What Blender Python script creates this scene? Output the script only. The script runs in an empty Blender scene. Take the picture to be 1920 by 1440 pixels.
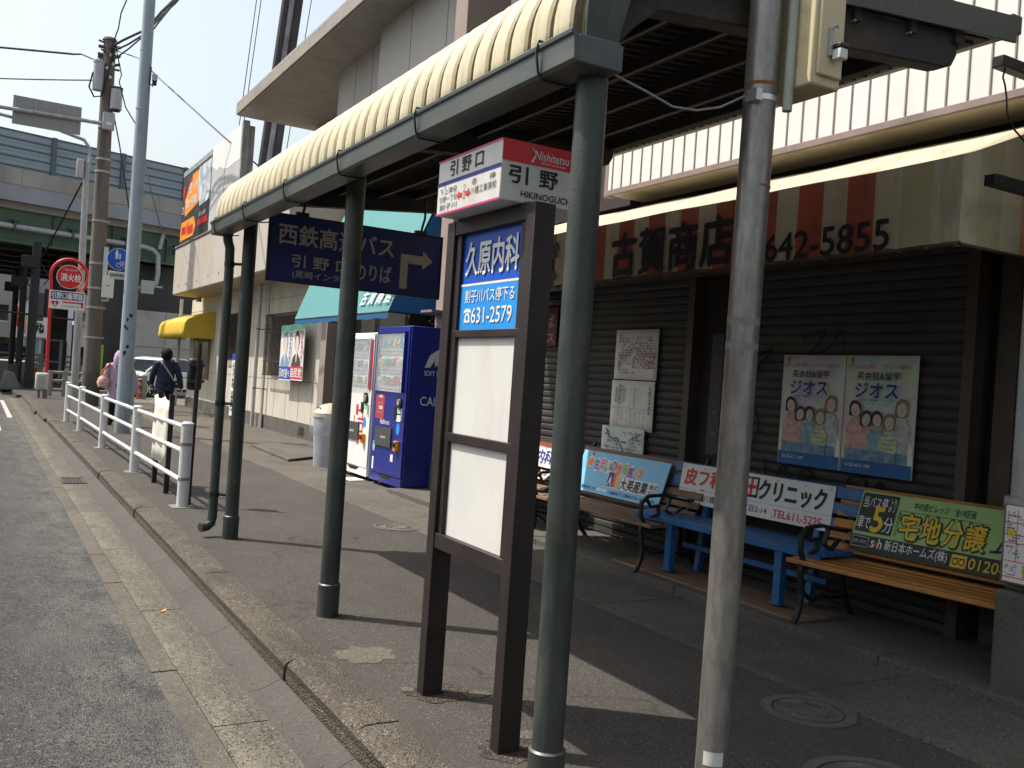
import bpy, math, random
from mathutils import Vector, Matrix
R = math.radians
S = bpy.context.scene
C = S.collection
random.seed(7)
# ---------------------------------------------------------------- camera, world, sun, exposure
YAW, ROLL = R(30.035), R(3.89)
cd = bpy.data.cameras.new('camera'); cam = bpy.data.objects.new('camera', cd); C.objects.link(cam)
cd.sensor_width = 36; cd.lens = 32.625; cd.clip_start = .05; cd.clip_end = 3000
cam.matrix_world = Matrix.Translation((0, 0, 1.42)) @ Matrix.Rotation(-YAW, 4, 'Z') @ Matrix.Rotation(R(90), 4, 'X') @ Matrix.Rotation(ROLL, 4, 'Z')
S.camera = cam
SUN_EL, SUN_AZ = R(58), R(127.8)          # azimuth the light travels to, clockwise from +Y
W = bpy.data.worlds.new('World'); S.world = W; W.use_nodes = True
wn = W.node_tree; bg = wn.nodes['Background']
sky = wn.nodes.new('ShaderNodeTexSky'); sky.sky_type = 'NISHITA'; sky.sun_disc = False
sky.sun_elevation = SUN_EL; sky.sun_rotation = SUN_AZ + math.pi
sky.air_density = 1.6; sky.dust_density = 4.0; sky.ozone_density = 1.0
hsv = wn.nodes.new('ShaderNodeHueSaturation'); hsv.inputs['Saturation'].default_value = .62
wn.links.new(sky.outputs[0], hsv.inputs['Color']); wn.links.new(hsv.outputs[0], bg.inputs[0])
bg.inputs[1].default_value = .15
sl = bpy.data.lights.new('sun', 'SUN'); sl.energy = 4.5; sl.angle = R(.53); sl.color = (1, .94, .85)
so = bpy.data.objects.new('sun', sl); C.objects.link(so)
trav = Vector((math.sin(SUN_AZ) * math.cos(SUN_EL), math.cos(SUN_AZ) * math.cos(SUN_EL), -math.sin(SUN_EL)))
so.rotation_euler = trav.to_track_quat('-Z', 'Y').to_euler(); so.location = (-10, 10, 30)
S.view_settings.view_transform = 'Standard'; S.view_settings.look = 'None'
S.view_settings.exposure = 0.45; S.view_settings.gamma = 1

# ---------------------------------------------------------------- materials
MATS = {}
def M(name, c=None, r=.7, m=0, var=.12, sc=6, b=0, bs=60, st=(1, 1, 1), dirt=None, da=.6, ds=2.5, dst=(1, 1, 1), spec=.4, alpha=1, fine=0, fs=200, emit=None):
    """Principled material: base colour with large and fine noise variation, optional stains and bump."""
    if name in MATS: return MATS[name]
    mt = bpy.data.materials.new(name); MATS[name] = mt; mt.use_nodes = True
    nt = mt.node_tree; N = nt.nodes; L = nt.links; P = N['Principled BSDF']
    P.inputs['Roughness'].default_value = r; P.inputs['Metallic'].default_value = m
    P.inputs['Specular IOR Level'].default_value = spec
    geo = N.new('ShaderNodeNewGeometry')
    def noise(scale, s=(1, 1, 1), det=5, rough=.6):
        mp = N.new('ShaderNodeMapping'); mp.inputs['Scale'].default_value = s; L.new(geo.outputs['Position'], mp.inputs[0])
        n = N.new('ShaderNodeTexNoise'); n.inputs['Scale'].default_value = scale; n.inputs['Detail'].default_value = det
        n.inputs['Roughness'].default_value = rough
        L.new(mp.outputs[0], n.inputs['Vector']); return n
    def mix(fac, a, b_):
        x = N.new('ShaderNodeMix'); x.data_type = 'RGBA'
        for i, q in ((0, fac), (6, a), (7, b_)):
            if isinstance(q, (tuple, float, int)): x.inputs[i].default_value = q if not isinstance(q, tuple) else (*q, 1)
            else: L.new(q, x.inputs[i])
        return x.outputs[2]
    def ramp(o, lo, hi):
        q = N.new('ShaderNodeMapRange'); q.inputs['From Min'].default_value = lo; q.inputs['From Max'].default_value = hi
        L.new(o, q.inputs['Value']); return q.outputs[0]
    n1 = noise(sc, st)
    f = ramp(n1.outputs['Fac'], .3, .7)
    col = mix(f, tuple(max(0, k * (1 - var)) for k in c), tuple(min(1, k * (1 + var)) for k in c))
    if fine:
        n3 = noise(fs, st, 2)
        col = mix(ramp(n3.outputs['Fac'], .35, .65), mix(fine, col, (0., 0., 0.)), mix(fine * .55, col, (.8, .78, .74)))
    if dirt:
        n2 = noise(ds, dst, 7, .68)
        g = N.new('ShaderNodeMath'); g.operation = 'MULTIPLY'; L.new(ramp(n2.outputs['Fac'], .5, .68), g.inputs[0]); g.inputs[1].default_value = da
        col = mix(g.outputs[0], col, dirt)
    L.new(col, P.inputs['Base Color'])
    rr = N.new('ShaderNodeMapRange'); rr.inputs['To Min'].default_value = max(.05, r - .1); rr.inputs['To Max'].default_value = min(1, r + .1)
    L.new(n1.outputs['Fac'], rr.inputs['Value']); L.new(rr.outputs[0], P.inputs['Roughness'])
    if b:
        n4 = noise(bs, st, 4); bp = N.new('ShaderNodeBump'); bp.inputs['Strength'].default_value = b; bp.inputs['Distance'].default_value = .01
        L.new(n4.outputs['Fac'], bp.inputs['Height']); L.new(bp.outputs[0], P.inputs['Normal'])
    if alpha < 1: P.inputs['Alpha'].default_value = alpha
    if emit: P.inputs['Emission Color'].default_value = (*c, 1); P.inputs['Emission Strength'].default_value = emit
    return mt

ROOF = M('cream_sheet', (.52, .46, .30), .45, 0, .1, 3, dirt=(.26, .20, .11), da=.5, ds=5, dst=(.6, 4, .6), spec=.4)
GROOVE = M('dark_cream_groove', (.20, .16, .095), .7, 0, .35, 12, dirt=(.09, .07, .045), da=.8, ds=9)  # groove faces between the ribs, darker than the sheet
GREEN = M('green_grey_paint', (.033, .041, .036), .45, 0, .25, 5, .15, 90, dirt=(.085, .08, .065), da=.6, ds=9, dst=(1, 1, .3))
GUT = M('gutter_paint', (.062, .074, .068), .40, 0, .14, 4, dirt=(.14, .12, .09), da=.45, ds=3, dst=(1, .5, 3))
UNDER = M('dark_underside_steel', (.028, .026, .025), .8, 0, .3, 6, dirt=(.11, .07, .04), da=.5)  # dark tone shared by ceiling, purlins, rear beam and arms
PURL = M('pale_purlin_paint', (.30, .26, .19), .7, 0, .2, 6, dirt=(.09, .05, .02))
STEEL = M('galvanised_steel', (.36, .37, .37), .5, .45, .14, 9, .08, 60, st=(1, 1, .3), dirt=(.16, .12, .08), da=.5, ds=5, dst=(1, 1, .25))
OLDSTEEL = M('weathered_galvanised_steel', (.25, .235, .215), .40, .6, .16, 16, .1, 70, st=(1, 1, .3), dirt=(.09, .062, .04), da=.6, ds=5, dst=(1.2, 1.2, .09), fine=.12, fs=45)
GREYPAINT = M('grey_pole_paint', (.30, .345, .38), .5, .1, .08, 4, dirt=(.15, .15, .15), da=.4, ds=3, dst=(1, 1, .2))
CHROME = M('bright_clip_steel', (.62, .62, .6), .35, .8, .1)
BLACK = M('black_paint', (.012, .012, .012), .5, 0, .2)
BLACKP = M('black_print', (.012, .012, .014), .6, 0, .1)
BROWN = M('dark_brown_paint', (.019, .0125, .0118), .5, 0, .2, 4, dirt=(.04, .03, .025), da=.4, ds=6, dst=(1, 1, .4))
WHITEP = M('white_print', (.68, .68, .665), .5, 0, .04)
CLOUDW = M('white_acrylic', (.60, .59, .565), .35, 0, .05, 3, dirt=(.42, .38, .31), da=.5, ds=2.6, dst=(1, 1, .3))
BLUE = M('blue_print', (.010, .075, .43), .35, 0, .08, 2)
SKYB = M('sky_blue_print', (.022, .25, .66), .35, 0, .08, 2)
NAVY = M('navy_print', (.02, .03, .22), .5, 0, .1)
RED = M('red_print', (.62, .018, .03), .4, 0, .1)
MAG = M('magenta_print', (.55, .02, .14), .4)
HANGB = M('dull_blue_enamel', (.012, .022, .16), .5, 0, .2, 3, dirt=(.03, .03, .06), da=.5)
SILV = M('aged_reflective_lettering', (.46, .43, .36), .6, 0, .12, 20)
BENCHB = M('blue_gloss_paint', (.014, .115, .30), .42, 0, .16, 9, .1, 60, dirt=(.10, .15, .19), da=.55, ds=8, dst=(3, .35, 3))
WOODO = M('orange_varnished_wood', (.44, .19, .05), .5, 0, .22, 12, .15, 40, st=(5, .4, 5), dirt=(.16, .07, .02), da=.5, ds=5, dst=(4, .4, 4))
WOODG = M('weathered_brown_wood', (.19, .115, .075), .75, 0, .3, 12, .3, 40, st=(6, .4, 6), dirt=(.08, .05, .035), da=.6, ds=5, dst=(4, .4, 4))
IRON = M('black_cast_iron', (.018, .022, .02), .55, .2, .3, 20, .2, 80)
SHUT = M('dark_shutter_slats', (.046, .043, .041), .62, .1, .3, 2.2, dirt=(.085, .078, .068), da=.6, ds=2.4, dst=(1, .5, 3))
CONC = M('grey_concrete', (.15, .14, .125), .9, 0, .18, 3, .35, 90, dirt=(.085, .075, .06), da=.6, ds=2.6, fine=.18, fs=140)
DCONC = M('dark_mossy_concrete', (.085, .077, .066), .92, 0, .25, 4, .5, 60, dirt=(.035, .032, .026), da=.7, fine=.1, fs=120)
POLEC = M('pole_concrete', (.135, .115, .09), .9, 0, .15, 4, .3, 90, st=(1, 1, .25), dirt=(.06, .048, .035), da=.7, ds=3, dst=(1, 1, .12), fine=.12)
PLAST = M('pale_render', (.40, .37, .33), .88, 0, .07, 2, .2, 60, dirt=(.36, .29, .2), da=.55, ds=1.1, dst=(1, 1, .3))
CWALL = M('cream_siding', (.50, .47, .40), .8, 0, .06, 1.5, .1, 60, dirt=(.36, .31, .22), da=.5, ds=1.4, dst=(1, 1, .25))
WPANEL = M('white_steel_panel', (.60, .60, .575), .45, 0, .04, 2, dirt=(.5, .46, .4), da=.25, ds=3, dst=(1, 1, .15))
SEAM = M('grey_brown_seam', (.22, .19, .17), .6)
TRIM = M('mauve_brown_trim', (.20, .15, .135), .6, 0, .12, 4, dirt=(.08, .06, .05), da=.5, ds=3)
EAVE = M('mauve_grey_eaves', (.27, .245, .215), .85, 0, .12, 2, dirt=(.17, .145, .115), da=.5, ds=1.2)
SOFF = M('cream_soffit', (.42, .37, .26), .85, 0, .12, 2, dirt=(.2, .15, .09), da=.6, ds=1.5)
PINK = M('pinkish_render', (.27, .215, .19), .9, 0, .08, 3, .25, 80, dirt=(.18, .14, .12), da=.5, ds=2, dst=(1, 1, .25))
DBROWN = M('dark_brown_cladding', (.026, .018, .017), .8, 0, .3, 3)
HWALL = M('pale_grey_board', (.40, .39, .37), .85, 0, .05, 1.5, dirt=(.36, .33, .28), da=.5, ds=.9, dst=(1, 1, .2))
HBRN = M('brown_grey_render', (.25, .2, .165), .9, 0, .1, 3, .2, 60)
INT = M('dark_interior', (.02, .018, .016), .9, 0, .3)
CRT = M('cream_awning_fabric', (.44, .385, .28), .8, 0, .1, 3, dirt=(.25, .2, .13), da=.75, ds=2.6, dst=(1, 2.2, .4))
REDS = M('faded_red_awning_fabric', (.36, .075, .04), .8, 0, .15, 3, dirt=(.17, .065, .04), da=.75, ds=3, dst=(1, 2.2, .4))
PINKS = M('faded_salmon_stripe', (.5, .26, .14), .8, 0, .12, 3, dirt=(.3, .2, .1), da=.5)
OLIVS = M('faded_olive_stripe', (.36, .33, .2), .8, 0, .12, 3, dirt=(.2, .17, .1), da=.5)
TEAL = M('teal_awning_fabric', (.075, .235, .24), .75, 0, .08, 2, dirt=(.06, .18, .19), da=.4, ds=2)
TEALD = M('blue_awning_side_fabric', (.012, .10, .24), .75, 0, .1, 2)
YEL = M('yellow_awning_fabric', (.52, .36, .035), .7, 0, .08, 3, .15, 20, dirt=(.45, .30, .05), da=.45, ds=2)
VBLUE = M('vending_blue_paint', (.014, .023, .20), .3, 0, .06, 2, dirt=(.025, .032, .13), da=.4)
VWHITE = M('vending_white_paint', (.74, .73, .70), .35, 0, .04, 2)
GLASS = M('reflection_tint_glass', (.55, .6, .62), .08, 0, .1, 3, alpha=.24, spec=.7)  # opacity raised so the pale colour reads as reflection on the pane
LAMPW = M('lit_display_white', (.75, .78, .8), .5, 0, .05)
PAPER = M('white_paper', (.74, .73, .70), .85, 0, .05, 6, dirt=(.5, .46, .4), da=.4)
CYAN = M('pale_blue_sign', (.19, .50, .74), .5, 0, .06, 5)
LGREEN = M('light_green_sign', (.33, .52, .19), .5, 0, .08, 5)
DSIGN = M('dark_green_black_sign', (.018, .03, .022), .5)
YELP = M('yellow_print', (.72, .48, .02), .5)
ORNG = M('orange_print', (.78, .27, .02), .5, 0, .06)
GRNP = M('green_print', (.05, .42, .14), .5)
PURP = M('purple_print', (.22, .06, .36), .5)
WHITEF = M('white_fence_paint', (.60, .605, .60), .35, 0, .05, 6, dirt=(.45, .4, .34), da=.4, ds=5)
SIGNRED = M('hydrant_red_enamel', (.56, .02, .025), .4, 0, .1)
SKIN = M('skin', (.5, .3, .21), .6)
HAIR = M('black_hair', (.008, .007, .007), .75, 0, .4, 40, .5, 120, spec=.15)
NAVYC = M('navy_wool', (.014, .02, .045), .85, 0, .25, 25, .3, 160)
BLKC = M('black_trouser_cloth', (.008, .008, .010), .85, 0, .2, 30)
LILC = M('lilac_quilted_cloth', (.44, .31, .40), .8, 0, .12, 20, .4, 60)
FLOR = M('floral_bag_cloth', (.62, .4, .34), .8, 0, .5, 18, dirt=(.55, .14, .05), da=.8, ds=22)
CARP = M('pearl_car_paint', (.74, .78, .76), .22, .1, .02, 2, spec=.6)
CARD = M('dark_blue_car_paint', (.015, .018, .05), .25, .2, .05)
CGLASS = M('dark_car_glass', (.02, .028, .03), .06, 0, .1, spec=.7)
RUB = M('black_rubber', (.015, .015, .015), .8)
OVC = M('overpass_concrete', (.34, .325, .295), .9, 0, .1, .8, .1, 10, dirt=(.2, .18, .15), da=.5, ds=.6, dst=(1, 1, .3))
OVB = M('overpass_lilac_coping', (.30, .30, .33), .8, 0, .08, 1, dirt=(.2, .19, .18), da=.4, ds=.7)
OVG = M('overpass_green_girder', (.085, .14, .095), .6, 0, .12, .8, dirt=(.06, .08, .05), da=.5, ds=.7)
NOISEB = M('translucent_barrier_blue', (.27, .33, .37), .3, 0, .1, .6, spec=.5)
FRAMEB = M('barrier_post_grey', (.10, .13, .16), .5, .2, .1, 2)
PIPE = M('grey_drain_pipe', (.40, .41, .40), .55, 0, .1, 3, dirt=(.25, .22, .18), da=.5, ds=3)
LAMPR = M('lit_red_signal', (1, .02, .02), .3, emit=6)

# ---------------------------------------------------------------- mesh builder
FONTCACHE = {}
def text_mesh(s, off):
    k = (s, off)
    if k not in FONTCACHE:
        cu = bpy.data.curves.new('text_source', 'FONT'); cu.body = s; cu.offset = off; cu.resolution_u = 3
        o = bpy.data.objects.new('text_source', cu); C.objects.link(o)
        dg = bpy.context.evaluated_depsgraph_get(); dg.update()
        me = bpy.data.meshes.new_from_object(o.evaluated_get(dg))
        vs = [v.co.copy() for v in me.vertices]; fs = [tuple(p.vertices) for p in me.polygons]
        bpy.data.objects.remove(o); bpy.data.curves.remove(cu); bpy.data.meshes.remove(me)
        x0 = min(v.x for v in vs); x1 = max(v.x for v in vs); y0 = min(v.y for v in vs); y1 = max(v.y for v in vs)
        FONTCACHE[k] = ([((v.x - x0) / (x1 - x0 or 1), (v.y - y0) / (y1 - y0 or 1)) for v in vs], fs)
    return FONTCACHE[k]

class MB:
    def __init__(s, mat=None): s.v = []; s.f = []; s.i = []; s.ms = []; s.cur = 0; s.w = None; (s.m(mat) if mat else 0)
    def m(s, mat):
        if mat not in s.ms: s.ms.append(mat)
        s.cur = s.ms.index(mat); return s
    def add(s, vs, fs):
        n = len(s.v); s.v += [Vector(v) for v in vs]
        s.f += [tuple(n + k for k in f) for f in fs]; s.i += [s.cur] * len(fs); return s
    def box(s, x0, x1, y0, y1, z0, z1):
        return s.add([(x, y, z) for x in (x0, x1) for y in (y0, y1) for z in (z0, z1)],
                     [(0, 1, 3, 2), (4, 6, 7, 5), (0, 4, 5, 1), (2, 3, 7, 6), (0, 2, 6, 4), (1, 5, 7, 3)])
    def obox(s, c, u, v, w):
        c, u, v, w = map(Vector, (c, u, v, w))
        return s.add([c + a * u + b * v + d * w for a in (-.5, .5) for b in (-.5, .5) for d in (-.5, .5)],
                     [(0, 1, 3, 2), (4, 6, 7, 5), (0, 4, 5, 1), (2, 3, 7, 6), (0, 2, 6, 4), (1, 5, 7, 3)])
    def tube(s, pts, r, n=10, cap=True):
        pts = [Vector(p) for p in pts]; k = len(pts); rs = r if isinstance(r, (list, tuple)) else [r] * k
        base = len(s.v); fr = None; vs = []
        for j in range(k):
            t = (pts[min(j + 1, k - 1)] - pts[max(j - 1, 0)]).normalized()
            if fr is None:
                a = Vector((0, 0, 1)) if abs(t.z) < .9 else Vector((1, 0, 0)); fr = t.cross(a).normalized()
            else: fr = (fr - t * fr.dot(t)).normalized()
            b = t.cross(fr)
            for q in range(n):
                an = 2 * math.pi * q / n; vs.append(pts[j] + (fr * math.cos(an) + b * math.sin(an)) * rs[j])
        fs = [(j * n + q, j * n + (q + 1) % n, (j + 1) * n + (q + 1) % n, (j + 1) * n + q) for j in range(k - 1) for q in range(n)]
        if cap: fs += [tuple(range(n))[::-1], tuple((k - 1) * n + q for q in range(n))]
        return s.add(vs, fs)
    def prism(s, poly, ext):
        n = len(poly); e = Vector(ext); a = [Vector(p) for p in poly]
        return s.add(a + [p + e for p in a], [tuple(range(n))[::-1], tuple(range(n, 2 * n))] + [(q, (q + 1) % n, n + (q + 1) % n, n + q) for q in range(n)])
    def sweep(s, prof, stations, cap=True, closed=False):
        """profile list of (x,z) pairs at each y of stations."""
        n = len(prof); vs = []
        for y in stations: vs += [(x, y, z) for x, z in prof]
        rng = n if closed else n - 1
        fs = [(j * n + q, j * n + (q + 1) % n, (j + 1) * n + (q + 1) % n, (j + 1) * n + q) for j in range(len(stations) - 1) for q in range(rng)]
        if cap and closed: fs += [tuple(range(n))[::-1], tuple((len(stations) - 1) * n + q for q in range(n))]
        return s.add(vs, fs)
    def rows(s, rows):
        n = len(rows[0]); vs = [p for r in rows for p in r]
        return s.add(vs, [(j * n + q, j * n + q + 1, (j + 1) * n + q + 1, (j + 1) * n + q) for j in range(len(rows) - 1) for q in range(n - 1)])
    def quad(s, *p): return s.add(p, [tuple(range(len(p)))])
    def disc(s, c, u, v, r, n=24, r2=None):
        c, u, v = map(Vector, (c, u, v)); return s.quad(*[c + u * r * math.cos(2 * math.pi * k / n) + v * (r2 or r) * math.sin(2 * math.pi * k / n) for k in range(n)])
    # flat drawing on a plane: origin o (lower left), right u, up v
    def plane(s, o, u, v): s.w = (Vector(o), Vector(u).normalized(), Vector(v).normalized()); s.nn = s.w[1].cross(s.w[2]).normalized(); return s
    def at(s, a, b, k=0): o, u, v = s.w; return o + u * a + v * b + s.nn * k
    def r(s, a0, b0, a1, b1, k=0): return s.quad(s.at(a0, b0, k), s.at(a1, b0, k), s.at(a1, b1, k), s.at(a0, b1, k))
    def poly(s, pts, k=0): return s.quad(*[s.at(a, b, k) for a, b in pts])
    def ell(s, a, b, ra, rb, k=0, n=20, rot=0):
        cr, sr = math.cos(rot), math.sin(rot)
        return s.quad(*[s.at(a + ra * math.cos(t) * cr - rb * math.sin(t) * sr, b + ra * math.cos(t) * sr + rb * math.sin(t) * cr, k) for t in [2 * math.pi * q / n for q in range(n)]])
    def text(s, st, a, b, w, h, bold=.0, k=0, shear=0):
        vs, fs = text_mesh(st, 0); t = bold * h * .8
        for q, (dx, dy) in enumerate(((0, 0), (-t, 0), (t, 0), (0, t), (0, -t)) if bold > .004 else ((0, 0),)):
            s.add([s.at(a + dx + x * w + shear * y * h, b + dy + y * h, k + q * .00025) for x, y in vs], fs)
        return s
    def vtext(s, st, a, b, w, h, bold=0, k=0):          # characters stacked downwards inside the box
        ch = h / len(st)
        for q, c in enumerate(st):
            if c == 'ー': s.r(a + w * .42, b + h - (q + .9) * ch, a + w * .58, b + h - (q + .1) * ch, k)
            else: s.text(c, a, b + h - (q + .95) * ch, w, ch * .86, bold, k)
        return s
    def marks(s, a0, b0, a1, b1, rows, dens=.7, k=0, seed=1):   # unreadably small print
        rd = random.Random(seed); hh = (b1 - b0) / rows
        for q in range(rows):
            x = a0
            while x < a1:
                w = rd.uniform(.3, .9) * hh
                if rd.random() < dens: s.r(x, b0 + q * hh + hh * .2, min(a1, x + w), b0 + q * hh + hh * .75, k)
                x += w + hh * .25
        return s
    def build(s, name, parent=None, smooth=True, bevel=0, ang=35, solid=0):
        me = bpy.data.meshes.new(name); me.from_pydata([tuple(p) for p in s.v], [], s.f)
        for mt in s.ms: me.materials.append(mt)
        me.polygons.foreach_set('material_index', s.i)
        if smooth:
            me.polygons.foreach_set('use_smooth', [True] * len(me.polygons)); me.set_sharp_from_angle(angle=R(ang))
        me.update()
        o = bpy.data.objects.new(name, me); C.objects.link(o)
        if parent is not None:
            o.parent = parent; o.matrix_parent_inverse = world_of(parent).inverted()
        if bevel:
            q = o.modifiers.new('bevel', 'BEVEL'); q.width = bevel; q.segments = 2; q.limit_method = 'ANGLE'; q.angle_limit = R(40)
        if solid:
            q = o.modifiers.new('solidify', 'SOLIDIFY'); q.thickness = solid; q.offset = 0
        return o
def world_of(o):
    m = Matrix.LocRotScale(o.location, o.rotation_euler, o.scale)
    return m if o.parent is None else world_of(o.parent) @ o.matrix_parent_inverse @ m
def tag(o, label=None, cat=None, group=None, kind=None):
    for k, v in (('label', label), ('category', cat), ('group', group), ('kind', kind)):
        if v: o[k] = v
    return o
def thing(name, loc, label, cat, group=None):
    o = bpy.data.objects.new(name, None); o.location = loc; o.empty_display_size = .2; C.objects.link(o); return tag(o, label, cat, group)
def struct(mb, name, **k): return tag(mb.build(name, **k), kind='structure')
def fixn(o):                                        # consistent outward normals
    import bmesh
    bm = bmesh.new(); bm.from_mesh(o.data); bmesh.ops.recalc_face_normals(bm, faces=bm.faces); bm.to_mesh(o.data); bm.free(); return o
XM, XP, YM, YP, ZP = Vector((-1, 0, 0)), Vector((1, 0, 0)), Vector((0, -1, 0)), Vector((0, 1, 0)), Vector((0, 0, 1))
# ---------------------------------------------------------------- ground
def ground_mat(name, c1, c2, speck=(.42, .40, .37), dark=(.025, .025, .025), ss=150, sd=.12, lsc=1.2, lst=(1, 1, 1), bump=.5, rough=.9, stain=None, sa=.5, cracks=0, dust=None):
    mt = bpy.data.materials.new(name); mt.use_nodes = True; nt = mt.node_tree; N = nt.nodes; L = nt.links; P = N['Principled BSDF']
    P.inputs['Roughness'].default_value = rough; P.inputs['Specular IOR Level'].default_value = .3
    g = N.new('ShaderNodeNewGeometry')
    def nz(sc, s=(1, 1, 1), d=6, ro=.6):
        mp = N.new('ShaderNodeMapping'); mp.inputs['Scale'].default_value = s; L.new(g.outputs['Position'], mp.inputs[0])
        n = N.new('ShaderNodeTexNoise'); n.inputs['Scale'].default_value = sc; n.inputs['Detail'].default_value = d; n.inputs['Roughness'].default_value = ro
        L.new(mp.outputs[0], n.inputs['Vector']); return n.outputs['Fac']
    def rp(o, a, b, t0=0, t1=1):
        q = N.new('ShaderNodeMapRange'); q.inputs[1].default_value = a; q.inputs[2].default_value = b; q.inputs[3].default_value = t0; q.inputs[4].default_value = t1
        L.new(o, q.inputs[0]); return q.outputs[0]
    def mx(f, a, b):
        x = N.new('ShaderNodeMix'); x.data_type = 'RGBA'
        for i, q in ((0, f), (6, a), (7, b)):
            if isinstance(q, tuple): x.inputs[i].default_value = (*q, 1)
            elif isinstance(q, float): x.inputs[i].default_value = q
            else: L.new(q, x.inputs[i])
        return x.outputs[2]
    col = mx(rp(nz(lsc, lst), .32, .68), c1, c2)
    if dust:                                          # road dust swept against the edge of the carriageway
        sx = N.new('ShaderNodeSeparateXYZ'); L.new(g.outputs['Position'], sx.inputs[0])
        q = N.new('ShaderNodeMath'); q.operation = 'MULTIPLY'; L.new(rp(sx.outputs[0], dust[0], dust[1], 0, 1), q.inputs[0]); L.new(rp(nz(5, (1, .5, 1), 8, .7), .36, .62, .1, .95), q.inputs[1])
        col = mx(q.outputs[0], col, dust[2])
    v = N.new('ShaderNodeTexVoronoi'); v.inputs['Scale'].default_value = ss; L.new(g.outputs['Position'], v.inputs['Vector'])
    hs = N.new('ShaderNodeSeparateColor'); L.new(v.outputs['Color'], hs.inputs[0])
    col = mx(rp(hs.outputs[0], 1 - sd, 1 - sd * .8, 0, .8), col, speck)
    col = mx(rp(hs.outputs[1], 1 - sd * 1.6, 1 - sd * 1.4, 0, .75), col, dark)
    col = mx(rp(nz(ss * .4, d=3), .35, .65, 0, .3), col, dark)
    if stain:
        q = N.new('ShaderNodeMath'); q.operation = 'MULTIPLY'; L.new(rp(nz(2.2, (1, .45, 1), 8, .7), .5, .64), q.inputs[0]); q.inputs[1].default_value = sa
        col = mx(q.outputs[0], col, stain)
    if cracks:
        cv = N.new('ShaderNodeTexVoronoi'); cv.feature = 'DISTANCE_TO_EDGE'; cv.inputs['Scale'].default_value = cracks
        wv = N.new('ShaderNodeVectorMath'); wv.operation = 'ADD'; nn = N.new('ShaderNodeTexNoise'); nn.inputs['Scale'].default_value = 2.5; nn.inputs['Detail'].default_value = 6
        L.new(g.outputs['Position'], nn.inputs['Vector']); L.new(nn.outputs['Color'], wv.inputs[0]); L.new(g.outputs['Position'], wv.inputs[1]); L.new(wv.outputs[0], cv.inputs['Vector'])
        q = N.new('ShaderNodeMath'); q.operation = 'MULTIPLY'; L.new(rp(cv.outputs['Distance'], .007, .0, 0, .9), q.inputs[0]); L.new(rp(nz(.6), .47, .55), q.inputs[1])
        col = mx(q.outputs[0], col, (.03, .028, .025))
    L.new(col, P.inputs['Base Color'])
    bp = N.new('ShaderNodeBump'); bp.inputs['Strength'].default_value = bump; bp.inputs['Distance'].default_value = .012
    ad = N.new('ShaderNodeMath'); ad.operation = 'ADD'; L.new(v.outputs['Distance'], ad.inputs[0]); L.new(nz(ss * .7, d=4), ad.inputs[1])
    L.new(ad.outputs[0], bp.inputs['Height']); L.new(bp.outputs[0], P.inputs['Normal'])
    return mt
ASPH = ground_mat('road_asphalt', (.048, .047, .045), (.068, .066, .063), (.17, .165, .155), (.014, .014, .014), ss=110, sd=.12, lsc=.9, lst=(1.6, .25, 1), bump=.9, stain=(.095, .092, .086), sa=.5, dust=(.1, .75, (.155, .149, .136)))
PAVE = ground_mat('pavement_asphalt', (.067, .060, .053), (.086, .077, .068), (.21, .19, .17), (.02, .018, .016), ss=170, sd=.06, lsc=1.1, bump=.55, stain=(.055, .049, .042), sa=.6, cracks=.35)
STRIP = ground_mat('worn_concrete_strip', (.098, .086, .07), (.13, .115, .095), (.22, .2, .17), (.03, .027, .023), ss=120, sd=.06, bump=.4, stain=(.062, .055, .046), sa=.7)
SAND = ground_mat('sandy_gutter_concrete', (.07, .066, .059), (.155, .138, .105), (.22, .2, .15), (.028, .026, .024), ss=95, sd=.10, lsc=2.2, lst=(2.4, .3, 1), bump=.6, stain=(.083, .078, .069), sa=.8, dust=(1.17, .99, (.21, .19, .145)))
LGUT = ground_mat('smooth_gutter_concrete', (.064, .060, .053), (.085, .079, .069), (.13, .12, .105), (.03, .028, .025), ss=130, sd=.03, lsc=1.5, bump=.2, stain=(.07, .064, .056), sa=.5)
KERB = ground_mat('kerb_concrete', (.098, .084, .067), (.145, .126, .10), (.27, .24, .195), (.025, .021, .017), ss=120, sd=.11, lsc=3, bump=.9, stain=(.055, .047, .037), sa=.6)
STEP = ground_mat('step_concrete', (.10, .092, .08), (.13, .12, .105), (.2, .18, .16), (.03, .028, .025), ss=120, sd=.04, bump=.3, stain=(.06, .054, .046), sa=.6)
GRAV = ground_mat('gravel', (.14, .13, .115), (.2, .185, .16), (.32, .3, .27), (.04, .036, .032), ss=26, sd=.3, bump=1, lsc=.8)
LINEW = M('worn_white_road_paint', (.42, .41, .39), .8, 0, .1, 5, .3, 90, dirt=(.08, .078, .075), da=.95, ds=5)

mb = MB(ASPH); mb.quad((-900, -900, -.2), (900, -900, -.2), (900, 900, -.2), (-900, 900, -.2)); struct(mb, 'ground', smooth=False)
mb = MB(ASPH); mb.rows([[(x, y, -.122) for x in (-9, -3, .3, .845)] for y in (-12, 0, 3, 6, 12, 20, 30, 60, 110)]); struct(mb, 'road', smooth=False)
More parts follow.
